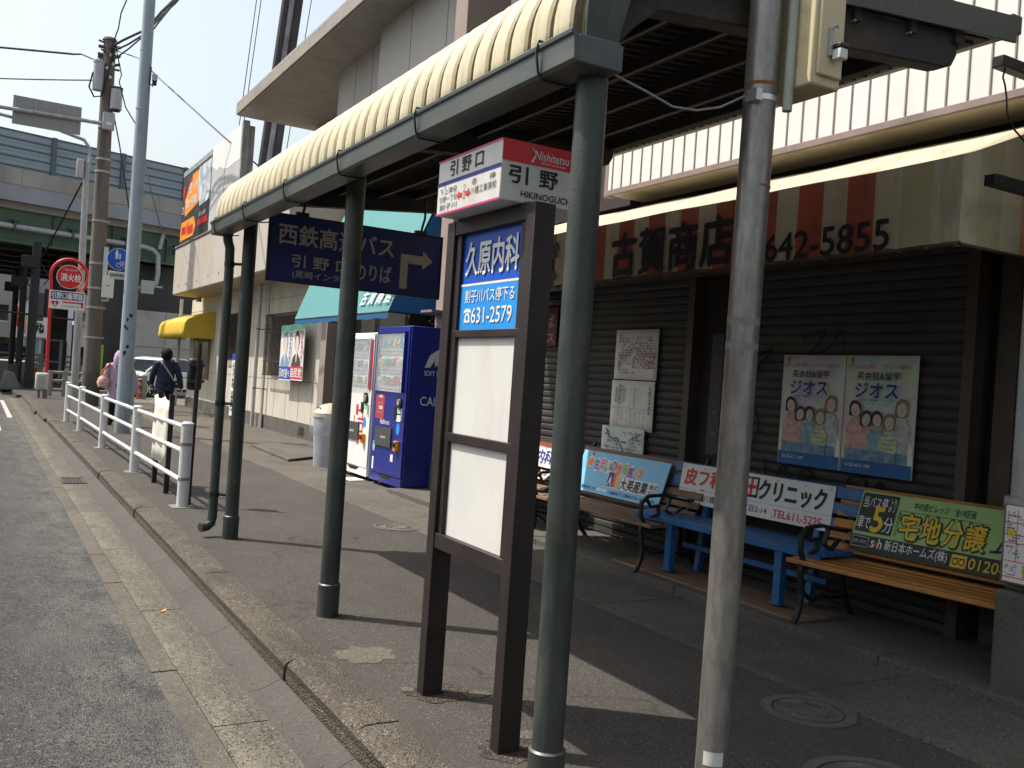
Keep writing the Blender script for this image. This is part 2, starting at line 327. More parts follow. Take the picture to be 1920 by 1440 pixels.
# concrete edging of the road: slabs 0.6-2 m long
mb = MB(STRIP); y = -4
rd = random.Random(3)
while y < 34:
    l = rd.choice((1.0, 1.0, 1.2)); e = rd.uniform(-.006, .006)
    mb.box(.842 + e, .955, y, y + l - .008, -.19, -.118 + rd.uniform(-.002, .002)); y += l
struct(mb, 'road_edging')
mb = MB(SAND); y = -4
while y < 34: mb.box(.96, 1.205, y, y + 1.99, -.19, -.119); y += 2
struct(mb, 'gutter')
mb = MB(LGUT); y = -3.63; prof = [(1.2, -.19), (1.2, -.117), (1.24, -.113), (1.275, -.104), (1.305, -.092), (1.335, -.078), (1.36, -.07), (1.366, -.075), (1.368, -.19)]
while y < 34: mb.sweep(prof, (y, y + .997), closed=True); y += 1
struct(mb, 'gutter_lip', bevel=.003)
mb = MB(KERB); KFACE = ground_mat('dark_kerb_face', (.045, .039, .031), (.07, .06, .047), (.12, .1, .08), (.015, .013, .01), ss=120, sd=.08, lsc=4, bump=.8, stain=(.03, .03, .02), sa=.6); y = -3.6
while y < 22.3:
    l = rd.choice((.93, 1.0, 1.0, 1.08)); dx = rd.uniform(-.007, .007); dz = rd.uniform(-.004, .004)
    k = 1 if y < 21 else 1
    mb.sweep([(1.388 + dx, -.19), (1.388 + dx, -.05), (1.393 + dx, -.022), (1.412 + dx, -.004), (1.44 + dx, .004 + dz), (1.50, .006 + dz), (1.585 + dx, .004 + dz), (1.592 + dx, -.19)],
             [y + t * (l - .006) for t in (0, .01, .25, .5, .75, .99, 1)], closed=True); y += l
mb.ms.append(KFACE); mb.i = [1 if len(f) == 4 and abs(sum(mb.v[k].z for k in f) / 4 + .036) < .008 else 0 for f in mb.f]  # lower kerb face takes a darker mix than the kerb top
mb.box(1.34, 1.585, 22.3, 34, -.19, -.004)
for yy, xx in ((25.0, 1.28), (26.1, 1.3), (27.2, 1.33), (28.3, 1.36), (29.4, 1.38)):
    mb.sweep([(xx, -.19), (xx, -.05), (xx + .03, 0), (xx + .2, .003), (xx + .2, -.19)], (yy, yy + 1.05), closed=True)
struct(mb, 'kerb')
mb = MB(PAVE); mb.rows([[(x, y, 0 if x < 3.5 else .004) for x in (1.585, 2.2, 2.9, 3.62)] for y in [-4 + .9 * q for q in range(43)]]); struct(mb, 'pavement', smooth=False)
mb = MB(PAVE); mb.rows([[(x, y, -.005) for x in (1.2, 2.2, 2.9, 3.62)] for y in (34, 38, 44, 60)]); mb.box(1.2, 3.62, 33.9, 60, -.2, -.01); struct(mb, 'far_pavement', smooth=False)
mb = MB(STRIP); y = -4
while y < 34:
    mb.box(3.622 + rd.uniform(-.02, .02), 4.40, y, y + 1.79, -.19, .006); y += 1.8
mb.box(4.40, 12, 10.45, 34, -.19, .004)
struct(mb, 'pavement_edge', bevel=.006)
mb = MB(STEP)
for y0, y1 in ((-2, 1.2), (1.21, 3.37), (3.378, 5.1), (5.108, 7.0), (7.008, 10.44)): mb.box(4.395, 4.60, y0, y1, -.1, .062)
mb.box(4.602, 5.6, -2, 10.44, -.1, .058); mb.m(WOODG).box(4.50, 4.90, 4.05, 6.0, .058, .078)
struct(mb, 'entrance_step', bevel=.006)
mb = MB(STEP); mb.prism([(4.2, 13.9, .004), (4.95, 14.6, .004), (5.5, 17.2, .004), (4.3, 16.5, .004)], (0, 0, .045)); struct(mb, 'doorway_slab', bevel=.01)
mb = MB(GRAV); mb.rows([[(x, y, .01 + .0 * y) for x in (3.7, 8, 16)] for y in (31, 36, 42)]); struct(mb, 'gravel_lot', smooth=False)
mb = MB(LINEW)
for q in range(4): mb.box(.12 - q * .9, .50 - q * .9, 20.0, 23.2, -.121, -.117)
mb.box(.70, .80, 24, 32, -.121, -.117)
struct(mb, 'crosswalk', smooth=False)
mb = MB(STRIP)
def blob(x, y, rx, ry, h, n=22, seed=1):
    r_ = random.Random(seed); ks = [r_.uniform(.72, 1.12) for _ in range(n)]
    mb.prism([(x + rx * math.cos(6.2832 * k / n) * ks[k], y + ry * math.sin(6.2832 * k / n) * ks[k], -.1) for k in range(n)], (0, 0, .1 + h))
blob(1.80, 4.40, .17, .15, .0025, 26, 3)
DIRTP = ground_mat('brown_dirt_patch', (.055, .043, .033), (.10, .082, .064), (.26, .22, .17), (.02, .017, .013), ss=110, sd=.1, lsc=6, bump=1)
mb.m(DIRTP); blob(1.90, 3.74, .15, .13, .003, 22, 5); blob(1.90, 3.07, .15, .13, .003, 22, 6)
mb.m(STRIP); blob(2.06, 3.68, .07, .05, .005, 14, 8); blob(1.78, 3.84, .035, .04, .005, 10, 9); blob(2.02, 3.18, .06, .05, .005, 12, 10)
struct(mb, 'pavement_patches')
# pebbles and crumbs on the gutter and pavement: uncountable litter of grit
mb = MB(M('grit_stone', (.12, .11, .095), .9, 0, .6, 90)); rd = random.Random(11)
for q in range(900):
    t = rd.random()
    if t < .8: x, z = rd.uniform(.97, 1.27), -.119
    else: x, z = rd.uniform(1.6, 2.3), .001
    y = 2.6 + 11 * rd.random() ** 1.7
    if x > 1.2 and z < 0: z = -.117 + (x - 1.2) * .2
    r_ = rd.uniform(.0015, .0048); a = rd.random() * 6
    mb.add([(x + r_ * math.cos(a + k * 1.57) * (1.3 if k % 2 else .9), y + r_ * math.sin(a + k * 1.57), z) for k in range(4)] + [(x, y, z + r_ * .9)], [(0, 1, 4), (1, 2, 4), (2, 3, 4), (3, 0, 4)])
tag(mb.build('grit', smooth=False), kind='stuff')
mb = MB(M('dead_leaf', (.35, .2, .05), .8)); mb.quad((1.07, 5.93, -.112), (1.10, 5.95, -.116), (1.11, 5.99, -.107), (1.07, 5.97, -.116))
tag(mb.build('dead_leaf'), 'small yellow fallen leaf lying in the sandy gutter', 'leaf')
MOSS = M('moss_green', (.10, .15, .03), .9, 0, .3, 20)
mb = MB(MOSS)
for q in range(260):
    x, y = 5.62 + rd.gauss(0, .1), 25.5 + rd.gauss(0, 1.0); h = rd.uniform(.02, .1); a = rd.random() * 6
    mb.quad((x, y, .0), (x + .015 * math.cos(a), y + .015 * math.sin(a), 0), (x + rd.gauss(0, .03), y + rd.gauss(0, .03), h))
tag(mb.build('weeds', smooth=False), kind='stuff')

# ---------------------------------------------------------------- manholes and drain grate
def manhole(x, y, r, label, conc=.06):
    t = thing('manhole', (x, y, 0), label, 'manhole', 'manholes in the pavement')
    m1 = MB(M('manhole_collar_concrete', (.095, .088, .077), .9, 0, .2, 5, .3, 90, dirt=(.055, .05, .043), da=.7, ds=5)); n = 40
    ring = lambda rad, z: [(x + rad * math.cos(2 * math.pi * k / n), y + rad * math.sin(2 * math.pi * k / n), z) for k in range(n + 1)]
    m1.rows([ring(r + conc, .002), ring(r + conc, .009), ring(r + .012, .009), ring(r + .012, .004)]); m1.build('collar', t)
    m2 = MB(M('cast_iron_lid', (.11, .10, .085), .7, .3, .25, 12, .6, 160, dirt=(.19, .165, .13), da=.6, ds=6)); m2.rows([ring(r, .003), ring(r, .008), ring(r - .02, .008), ring(r - .025, .005), ring(r - .04, .005), ring(r - .045, .008), ring(.06, .009), ring(.055, .004), ring(.001, .004)])
    for k in range(18):
        a = k * 2.4; q = .1 + (r - .18) * (k / 18); m2.box(x + q * math.cos(a) - .008, x + q * math.cos(a) + .008, y + q * math.sin(a) - .008, y + q * math.sin(a) + .008, .006, .013)
    m2.build('lid', t)
manhole(3.42, 2.98, .155, 'round iron manhole cover with concrete collar in front of the orange bench')
manhole(3.02, 2.30, .2, 'manhole cover cut off by the bottom edge beside the near steel pole')
manhole(3.52, 8.05, .19, 'small worn manhole cover in sunlight between the round posts and the vending machines', .04)
t = thing('drain_grate', (1.12, 12.4, -.12), 'rusty iron drain grate set in the sandy gutter', 'grate')
mb = MB(M('rusty_grate', (.075, .062, .052), .75, .3, .3, 12)); mb.box(.97, 1.29, 12.12, 12.15, -.12, -.108); mb.box(.97, 1.29, 12.66, 12.69, -.12, -.108)
mb.box(.97, .985, 12.15, 12.66, -.12, -.108); mb.box(1.275, 1.29, 12.15, 12.66, -.12, -.108); mb.build('frame', t)
mb = MB(MATS['rusty_grate'])
for k in range(9): mb.box(.987 + k * .0345, .998 + k * .0345, 12.15, 12.66, -.112, -.106)
mb.build('bars', t)
mb = MB(INT); mb.box(.986, 1.274, 12.151, 12.659, -.1215, -.1175); mb.build('pit', t)

# ---------------------------------------------------------------- bus shelter canopy
sh = thing('bus_shelter', (1.88, 5.2, 0), 'long bus shelter with cream ribbed curved roof on dark green posts', 'bus shelter')
Y0, Y1 = 2.58, 7.95
zt = lambda x: 2.985 + .105 * (x - 2.02)
prof = []
for k in range(15):
    a = math.pi - k / 14 * (math.pi / 2 + .1); prof.append((2.0 + .335 * math.cos(a), 2.635 + .345 * math.sin(a), math.cos(a), math.sin(a)))
prof.insert(0, (1.665, 2.53, -1, 0))
for x in (2.15, 2.4, 2.7, 3.0, 3.3, 3.6, 3.9, 4.0): prof.append((x, zt(x), -.1, .995))
rows = []; per = .1478; ns = 12; ny = int((Y1 - Y0) / per)
for j in range(ny * ns + 1):
    y = Y0 + j * per / ns; ph = (j % ns) / ns
    d = (-.012, -.012, .020, .029, .033, .035, .035, .033, .029, .020, -.012, -.012)[j % ns]
    y = Y0 + per * (j // ns + (0, .13, .155, .22, .34, .48, .62, .76, .86, .925, .95, .975)[j % ns])
    rows.append([(x + nx * d, y, z + nz * d) for x, z, nx, nz in prof])
mb = MB(ROOF); mb.ms.append(GROOVE); mb.rows(rows); npf = len(prof) - 1
mb.i = [1 if (k // npf) % ns in (0, 1, 10, 11) else 0 for k in range(len(mb.i))]
o = fixn(mb.build('roof_sheet', sh, ang=28, solid=.003))
Y1 = Y0 + ny * per
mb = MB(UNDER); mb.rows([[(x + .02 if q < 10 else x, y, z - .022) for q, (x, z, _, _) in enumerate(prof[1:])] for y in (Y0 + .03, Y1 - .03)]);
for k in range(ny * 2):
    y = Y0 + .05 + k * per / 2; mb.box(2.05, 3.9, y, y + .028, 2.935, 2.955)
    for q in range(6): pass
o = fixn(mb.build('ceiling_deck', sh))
# shear the little ribs to follow the roof slope
for v in o.data.vertices:
    if 2.93 < v.co.z < 2.957 and v.co.x > 2.04 and v.index >= 2 * (len(prof) - 1): v.co.z += .105 * (v.co.x - 2.05) + .0
mb = MB(GUT)
gp = [(1.602, 2.586), (1.596, 2.581), (1.598, 2.566), (1.606, 2.561), (1.610, 2.485), (1.622, 2.476), (1.735, 2.476), (1.752, 2.50), (1.775, 2.57), (1.76, 2.57), (1.735, 2.49), (1.64, 2.49), (1.625, 2.52), (1.615, 2.576)]
mb.sweep(gp, (2.53, 7.89), closed=True)
for yy in (2.527, 7.887): mb.prism([(1.598, yy, 2.566), (1.606, yy, 2.561), (1.610, yy, 2.485), (1.622, yy, 2.476), (1.735, yy, 2.476), (1.79, yy, 2.50), (1.79, yy, 2.575)], (0, .006, 0))
mb.box(1.622, 1.80, 2.524, 2.60, 2.478, 2.565)
mb.build('gutter_trough', sh, bevel=.002, ang=18)
for yy in (2.74, 3.76, 4.77, 5.77, 6.79, 7.72):
    m2 = MB(BLACK); m2.tube([(1.70, yy, 2.594), (1.598, yy, 2.596), (1.590, yy, 2.56), (1.603, yy, 2.49), (1.618, yy, 2.468), (1.735, yy, 2.468), (1.80, yy, 2.48)], .0048, 6); m2.build('gutter_clamp', sh)
def fascia(y0, y1, name):
    out = [(x, z + .04) for x, z, _, _ in prof if x <= 2.0] + [(x, zt(x) + .045) for x in (2.1, 2.5, 3.0, 3.5, 3.99)]
    inn = [(3.99, zt(3.99) - .075), (3.0, zt(3.0) - .075), (2.1, zt(2.1) - .09), (1.96, 2.85), (1.84, 2.75), (1.80, 2.60), (1.80, 2.50), (1.665, 2.50)]
    m2 = MB(GREEN); m2.prism([(x, y0, z) for x, z in out + inn], (0, y1 - y0, 0)); m2.build(name, sh, bevel=.003)
fascia(Y0 - .03, Y0 - .018, 'end_fascia'); fascia(Y1 + .018, Y1 + .03, 'end_fascia')
for x in (2.3, 2.62, 2.98, 3.32):
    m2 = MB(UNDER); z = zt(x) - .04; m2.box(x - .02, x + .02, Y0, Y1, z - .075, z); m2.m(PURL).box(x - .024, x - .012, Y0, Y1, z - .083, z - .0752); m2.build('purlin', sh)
m2 = MB(GREEN); m2.box(3.995, 4.065, Y0, Y1, 3.182, 3.262); m2.build('rear_shade_strip', sh)  # hidden strip added to keep sun off the awning valance
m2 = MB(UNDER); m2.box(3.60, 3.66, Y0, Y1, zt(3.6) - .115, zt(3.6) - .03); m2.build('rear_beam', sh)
for px_, y in ((1.762, 2.64), (1.858, 5.18), (1.885, 7.70)):
    m2 = MB(GREEN); m2.tube([(px_, y, 0), (px_, y, 2.80)], .0545, 24); p_ = m2.build('post', sh)
    m3 = MB(GREEN); m3.tube([(px_, y, -.02), (px_, y, .185)], .064, 24); m3.m(M('collar_rim', (.10, .10, .095), .45, .4)).tube([(px_, y, .185), (px_, y, .191)], [.065, .057], 24); m3.build('collar', p_)
    a0 = y - .04; zb = lambda x: 2.783 + .103 * (x - 2.2)
    pts = [(1.72, 2.52), (1.83, 2.6), (1.9, 2.68), (2.0, zb(2.0)), (3.56, zb(3.56)), (3.61, zb(3.6) + .012), (3.64, zb(3.63) + .06), (3.64, zb(3.63) + .16), (1.80, zb(1.8) + .16)]
    m3 = MB(UNDER); m3.prism([(x, a0, z) for x, z in pts], (0, .09, 0)); m3.build('roof_arm', sh, bevel=.006)
m2 = MB(GREEN)
m2.tube([(1.72, 7.79, 2.51), (1.73, 7.80, 2.44), (1.755, 7.82, 2.38), (1.76, 7.82, 2.2), (1.76, 7.82, .16), (1.75, 7.815, .11), (1.715, 7.80, .085), (1.66, 7.78, .08)], .038, 14)
p_ = m2.build('downpipe', sh)
for z in (.35, 1.1, 2.25): m3 = MB(BLACK); m3.tube([(1.76, 7.82, z), (1.885, 7.70, z)], .012, 8); m3.tube([(1.76, 7.82, z - .02), (1.76, 7.82, z + .02)], .042, 14); m3.build('bracket', p_)
t = MB(M('grey_cable', (.22, .215, .2), .6)); t.tube([(1.80, 2.60, 2.50), (1.95, 2.58, 2.46), (2.05, 2.56, 2.425), (2.15, 2.55, 2.43), (2.25, 2.54, 2.46), (2.355, 2.53, 2.52)], .0042, 8)
tag(t.build('cable'), 'sagging grey cable from the shelter gutter to the near steel pole', 'cable')

# ---------------------------------------------------------------- bus stop sign
bs = thing('bus_stop_sign', (1.86, 3.43, 0), 'brown framed bus stop board with blue clinic advert and lit name box on top', 'bus stop')
for y0, y1 in ((3.045, 3.115), (3.735, 3.805)):
    m2 = MB(BROWN); m2.box(1.81, 1.905, y0, y1, -.02, 2.125); m2.build('frame_post', bs, bevel=.004)
m2 = MB(BROWN)
m2.box(1.815, 1.90, 3.115, 3.735, 2.062, 2.122); m2.box(1.815, 1.90, 3.115, 3.735, .668, .735)
for z0, z1 in ((1.607, 1.640), (1.147, 1.187)): m2.box(1.825, 1.89, 3.115, 3.735, z0, z1)
m2.box(1.855, 1.895, 3.115, 3.735, .735, 2.062)
for y0, y1 in ((3.118, 3.165), (3.69, 3.732)): m2.box(1.826, 1.85, y0, y1, .735, 2.062)
m2.build('frame_rail', bs, bevel=.003)
PLo = (1.838, 3.69, 0)
def face(x, yl, z): return ((x, yl, z), YM, ZP)          # plane facing the road (-X): right is -Y
m2 = MB(BLUE).plane(*face(1.843, 3.69, 1.64)); m2.box(1.8435, 1.8555, 3.165, 3.69, 1.64, 2.062)
m2.m(SKYB).r(0, 0, .525, .195, .002); m2.m(WHITEP).r(0, .193, .525, .203, .003)
m2.text('久原内科', .035, .238, .46, .145, .028, .004); m2.text('割子川バス停下る', .05, .118, .43, .058, .012, .004)
m2.text('631-2579', .118, .03, .35, .066, .02, .004)
m2.poly([(.05, .033), (.105, .033), (.1, .062), (.09, .075), (.065, .075), (.055, .062)], .004); m2.poly([(.043, .082), (.06, .094), (.095, .094), (.112, .082), (.108, .072), (.098, .078), (.057, .078), (.047, .072)], .004)
m2.m(SKYB).ell(.077, .055, .012, .012, .005); m2.build('clinic_advert', bs, smooth=False)
for z0, z1 in ((1.187, 1.607), (.735, 1.147)):
    m2 = MB(CLOUDW); m2.box(1.8435, 1.8555, 3.165, 3.69, z0, z1); m2.build('blank_panel', bs)
m2 = MB(CLOUDW); m2.box(1.72, 2.17, 3.17, 3.745, 2.135, 2.375); m2.m(BROWN).box(1.82, 1.90, 3.12, 3.73, 2.122, 2.136); nb = m2.build('name_box', bs, bevel=.006)
m2 = MB(CLOUDW).plane(*face(1.7185, 3.745, 2.135))
m2.m(NAVY).r(0, .128, .575, .143, .0005); m2.m(MAG).r(0, 0, .575, .008, .0005).r(0, .232, .575, .24, .0005)
m2.m(BLACKP); m2.text('引 野 口', .12, .158, .30, .066, .007, .001)
for i_, s_ in enumerate(('下上津役', '引野一丁目', '割子川')): m2.text(s_, .03 if i_ < 2 else .035, .086 - i_ * .034, .165, .027, .0, .001)
m2.text('幸　　神', .33, .088, .2, .028, .0, .001); m2.text('八幡工業高校', .325, .05, .22, .031, .0, .001); m2.vtext('つぎは', .255, .04, .02, .065, .0, .001)
m2.m(RED)
m2.poly([(.2, .064), (.218, .086), (.218, .073), (.245, .073), (.245, .055), (.218, .055), (.218, .042)], .001)
m2.poly([(.32, .064), (.302, .086), (.302, .073), (.277, .073), (.277, .055), (.302, .055), (.302, .042)], .001)
m2.plane((1.72, 3.1685, 2.135), XP, ZP)
m2.r(0, .155, .45, .24, .0005); m2.m(WHITEP).text('Nishitetsu', .145, .180, .16, .034, .015, .001, .15); m2.text('Group', .175, .163, .12, .012, .0, .001, .15)
m2.poly([(.128, .165), (.15, .20), (.142, .167)], .001).poly([(.13, .225), (.15, .20), (.146, .214)], .001)
m2.m(BLACKP).text('引', .035, .073, .085, .068, .03, .001).text('野', .175, .073, .085, .068, .03, .001).text('口', .325, .078, .07, .056, .03, .001).text('HIKINOGUCHI', .092, .022, .245, .026, .015, .001)
m2.build('lettering', nb, smooth=False)

# ---------------------------------------------------------------- hanging direction sign
hs = thing('hanging_sign', (2.72, 7.4, 2.4), 'dark blue hanging enamel sign with right turn arrow under the shelter roof', 'sign')
m2 = MB(HANGB); m2.box(1.965, 3.47, 7.40, 7.425, 2.12, 2.655); m2.m(BLACK)
for a in ((1.958, 3.477, 7.392, 7.43, 2.65, 2.662), (1.958, 3.477, 7.392, 7.43, 2.113, 2.123), (1.955, 1.967, 7.392, 7.43, 2.113, 2.662), (3.468, 3.48, 7.392, 7.43, 2.113, 2.662)): m2.box(*a)
m2.build('panel', hs)
m2 = MB(SILV).plane((1.965, 7.398, 2.12), XP, ZP)
m2.text('西鉄高速バス', .07, .30, .99, .165, .02, 0); m2.text('引 野 口', .19, .125, .48, .1, .015, 0); m2.text('のりば', .73, .085, .32, .14, .02, 0); m2.text('(黒崎インター)', .2, .03, .5, .07, .0, 0)
m2.poly([(1.13, .055), (1.20, .055), (1.20, .275), (1.335, .275), (1.335, .235), (1.43, .315), (1.335, .395), (1.335, .35), (1.13, .35)])
m2.build('lettering', hs, smooth=False)
for x, z in ((2.22, 2.86), (3.27, 2.97)):
    m2 = MB(BLACK); m2.tube([(x, 7.41, 2.66), (x + .01, 7.41, 2.72), (x + .03, 7.41, 2.8), (x + .03, 7.41, z)], .011, 8); m2.box(x - .05, x + .05, 7.39, 7.44, 2.648, 2.69); m2.build('hanger', hs)

# ---------------------------------------------------------------- near steel pole and box
np_ = thing('steel_pole', (2.40, 2.51, 0), 'weathered galvanised pole standing nearest the camera in front of the benches', 'pole')
m2 = MB(OLDSTEEL); m2.tube([(2.393, 2.51, -.05), (2.41, 2.51, 2.52), (2.43, 2.51, 6)], .0585, 32); m2.build('shaft', np_)
for z, mt, h in ((2.50, CHROME, .02), (2.555, M('rust', (.2, .08, .03), .9, 0, .3, 20), .012), (2.19, MATS['rust'], .008)):
    m2 = MB(mt); m2.tube([(2.41, 2.51, z), (2.41, 2.51, z + h)], .0605 if h > .015 else .0592, 32)
    if h > .015: m2.box(2.335, 2.362, 2.45, 2.50, z - .012, z + .03)
    m2.build('strap', np_)
m2 = MB(M('label_sticker', (.55, .54, .5), .6)); m2.rows([[(2.394 + .0592 * math.cos(a), 2.51 + .0592 * math.sin(a), z) for a in [R(195 + 9 * k) for k in range(9)]] for z in (.105, .155)]); m2.build('sticker', np_)
for z in (1.60, 1.69): m2 = MB(M('faded_tape', (.16, .155, .15), .6, 0, .2, 30)); m2.tube([(2.404, 2.51, z), (2.404, 2.51, z + .025)], .0589, 32, False); m2.build('tape', np_)
ub = thing('meter_box', (2.53, 2.42, 2.6), 'cream metal control box strapped to the near steel pole', 'utility box')
CRM = M('cream_box_paint', (.56, .48, .30), .5, 0, .08, 5, dirt=(.25, .15, .06), da=.6, ds=5)
m2 = MB(CRM); m2.box(2.495, 2.64, 2.35, 2.62, 2.555, 3.15); m2.build('casing', ub, bevel=.008)
m2 = MB(CRM); m2.box(2.512, 2.632, 2.336, 2.352, 2.59, 3.12); d_ = m2.build('door', ub, bevel=.006)
m2 = MB(STEEL); m2.box(2.55, 2.562, 2.322, 2.338, 2.66, 2.76); m2.tube([(2.556, 2.325, 2.755), (2.562, 2.31, 2.765), (2.572, 2.31, 2.755)], .005, 6); m2.build('hasp', d_)
m2 = MB(M('dull_green_conduit', (.32, .34, .29), .6)); m2.tube([(2.478, 2.44, 2.47), (2.48, 2.44, 3.3)], .018, 12); m2.build('conduit', ub)
m2 = MB(BLACK); m2.box(2.56, 2.605, 2.285, 2.33, 2.683, 2.70); m2.m(CLOUDW).box(2.563, 2.602, 2.288, 2.327, 2.645, 2.683)
pl = m2.build('padlock', bevel=.004); tag(pl, 'small grey padlock with white body hanging from the cream control box', 'padlock')
# ---------------------------------------------------------------- shop building behind the stop
def xf(mb, T): mb.v = [T @ p for p in mb.v]; return mb
sa = thing('shop_building', (6, 5, 0), 'closed corner shop with dark roller shutters and white ribbed upper cladding', 'shop')
m2 = MB(INT); m2.box(5.42, 9, -2, 10.24, 0, 3.9); m2.build('wall', sa)
def shutter(y0, y1, zb, ztop, x=5.27):
    pr = []; z = zb
    while z < ztop:
        pr += [(x, z), (x - .010, z + .012), (x - .014, z + .034), (x - .010, z + .056), (x + .002, z + .064)]; z += .07
    q = MB(SHUT); q.sweep(pr, (y0, y1), cap=False); q.box(x - .02, x + .02, y0, y1, zb - .05, zb - .001); return q.build('roller_shutter', sa, ang=25)
shutter(3.55, 5.47, .12, 2.42); shutter(6.12, 7.66, .12, 2.42); shutter(7.95, 10.15, .12, 2.42, 5.33)
def squiggle(pts, w):
    q = MB(M('black_spray_paint', (.012, .012, .012), .7)).plane((5.2405, 5.4, 0), YM, ZP)
    pp = []
    for k in range(len(pts) - 1):
        p0, p1, p2, p3 = pts[max(k - 1, 0)], pts[k], pts[k + 1], pts[min(k + 2, len(pts) - 1)]
        for t in (0, .25, .5, .75):
            pp.append(tuple(.5 * (2 * p1[c] + (p2[c] - p0[c]) * t + (2 * p0[c] - 5 * p1[c] + 4 * p2[c] - p3[c]) * t * t + (3 * p1[c] - p0[c] - 3 * p2[c] + p3[c]) * t ** 3) for c in (0, 1)))
    pp.append(pts[-1])
    q.tube([q.at(a, b_) for a, b_ in pp], w, 6); q.build('graffiti', sa)
squiggle([(.05, 1.75), (.25, 1.82), (.12, 1.68), (.02, 1.5), (.1, 1.38), (.16, 1.2), (.06, 1.0)], .006)
squiggle([(.55, 1.9), (.75, 1.96), (.68, 1.84), (.6, 1.78), (.78, 1.82), (.9, 1.95), (.93, 1.8)], .005)
squiggle([(.25, .98), (.27, .84), (.2, .80), (.16, .86)], .007); squiggle([(.36, .80), (.44, .96), (.52, .78), (.40, .86)], .007); squiggle([(.60, .78), (.62, .94), (.72, .92), (.62, .86)], .007)
squiggle([(1.0, .72), (1.04, .92), (1.15, .95), (1.22, .8), (1.3, .94), (1.36, .78)], .007)
m2 = MB(M('shutter_guide_rail', (.075, .06, .05), .5, .2, .2))
for y in (3.46, 5.50, 6.02, 7.69, 7.84): m2.box(5.2, 5.36, y, y + .075, .058, 2.42)
m2.box(5.18, 5.40, -2, 10.2, 2.42, 2.62); m2.box(5.3, 5.36, 3.25, 3.38, .058, 2.42); m2.build('shutter_frame', sa)
m2 = MB(DBROWN); m2.box(5.30, 5.36, 5.58, 6.015, .058, 2.415); m2.build('door', sa)
m2 = MB(M('name_plate', (.045, .042, .04), .5)); m2.box(5.283, 5.2995, 5.72, 5.86, .95, 1.95); np2 = m2.build('name_plate', sa)
m2 = MB(M('dim_print', (.11, .105, .1), .6)).plane((5.281, 5.85, .95), YM, ZP); m2.vtext('たばこ', .03, .15, .07, .7); m2.build('lettering', np2, smooth=False)
m2 = MB(WPANEL); yy = .2
while yy < 7.05: m2.box(4.992, 5.05, yy + .004, min(yy + .138, 7.1), 3.27, 6.6); yy += .1425
m2.m(SEAM).box(5.005, 5.06, .2, 7.1, 3.268, 6.6); m2.build('upper_cladding', sa)
m2 = MB(SEAM); yy = .2
while yy < 7.05: m2.box(4.984, 5.004, yy - .007, yy + .003, 3.27, 6.6); yy += .1425
m2.build('cladding_seam', sa)
m2 = MB(TRIM); m2.box(4.965, 5.0, .2, 7.12, 3.222, 3.2695); m2.box(4.99, 5.08, 7.101, 7.16, 3.222, 6.6); m2.build('cladding_trim', sa, bevel=.003)
m2 = MB(SOFF); m2.box(5.0, 5.42, .2, 7.1, 3.235, 3.262); m2.build('soffit', sa)
m2 = MB(DBROWN); m2.box(5.9, 9, -1, 10.24, 3.9, 9.5); m2.box(5.06, 5.9, .2, 7.1, 3.9, 6.6); m2.box(5.3, 5.9, 7.16, 10.2, 3.2, 3.9); m2.build('upper_wall', sa)
m2 = MB(PINK); m2.box(4.95, 5.55, 10.26, 10.60, .38, 9.5); m2.m(DCONC).box(4.93, 5.56, 10.245, 10.615, 0, .379); m2.build('pilaster', sa, bevel=.006)
m2 = MB(TRIM); m2.box(4.75, 4.95, 10.28, 10.60, 2.23, 2.26); m2.tube([(4.94, 10.45, 2.23), (4.80, 10.45, 2.12), (4.94, 10.45, 2.05)], .006, 6); m2.build('bracket_shelf', sa)
m2 = MB(PURL); m2.box(5.10, 5.4, 8.3, 8.62, 2.30, 2.33); m2.build('ledge', sa)
rp_ = thing('wall_poster', (5.3, 8.5, 2.08), 'dark red faded poster high on the shutter half hidden by the first round post', 'poster')
m2 = MB(M('dim_red_poster', (.10, .018, .022), .7, 0, .3, 9)); m2.box(5.288, 5.292, 8.28, 8.70, 1.85, 2.26); m2.build('sheet', rp_)
m2 = MB(M('dim_pale_print', (.3, .27, .25), .7)).plane((5.287, 8.69, 1.85), YM, ZP); m2.text('たば', .05, .2, .3, .13, .02).text('キス', .06, .04, .3, .1); m2.build('lettering', rp_, smooth=False)

# striped awning
aw = thing('striped_awning', (4.8, 5.9, 2.3), 'red and cream striped shop awning with black painted shop name and phone number', 'awning')
AX = 4.27; yA, yB = 2.97, 8.95
slope = [(AX, 2.735)] + [(AX + .06 + k * .16, 2.757 + k * .066 - .012 * math.sin(k * 1.05)) for k in range(7)]
m2 = MB(CRT); m2.rows([[(x, y, z + .004 * math.sin(y * 5)) for x, z in slope] for y in [yA + (yB - yA) * q / 24 for q in range(25)]]); m2.build('awning_top', aw, solid=.003)
m2 = MB(CRT)
def vstripe(y0, y1, mt):
    m2.m(mt); n = max(1, int((y1 - y0) / .06)); rows = []
    for q in range(n + 1):
        y = y0 + (y1 - y0) * q / n; w = .006 * math.sin(y * 7.3) + .004 * math.sin(y * 17)
        rows.append([(AX + w * (1 - f), y, 2.295 + f * .44 + (.004 * math.sin(y * 9) if f == 0 else 0)) for f in (0, .25, .5, .75, 1)])
    m2.rows(rows)
edges = []; k = -1; y = yA
while y < yB:
    s0 = 3.5 + .365 * k
    vstripe(y, min(s0, yB), CRT)
    if s0 < yB: vstripe(s0, min(s0 + .19, yB), OLIVS if k < 0 else (REDS if k not in (3,) else REDS))
    y = s0 + .19; k += 1
m2.build('valance', aw)
m2 = MB(CRT)
ez = lambda x: 2.735 + (x - AX) * .405
xs = [(AX, .14, CRT), (AX + .14, .2, OLIVS), (AX + .34, .18, CRT), (AX + .52, .06, PINKS), (AX + .58, .44, CRT)]
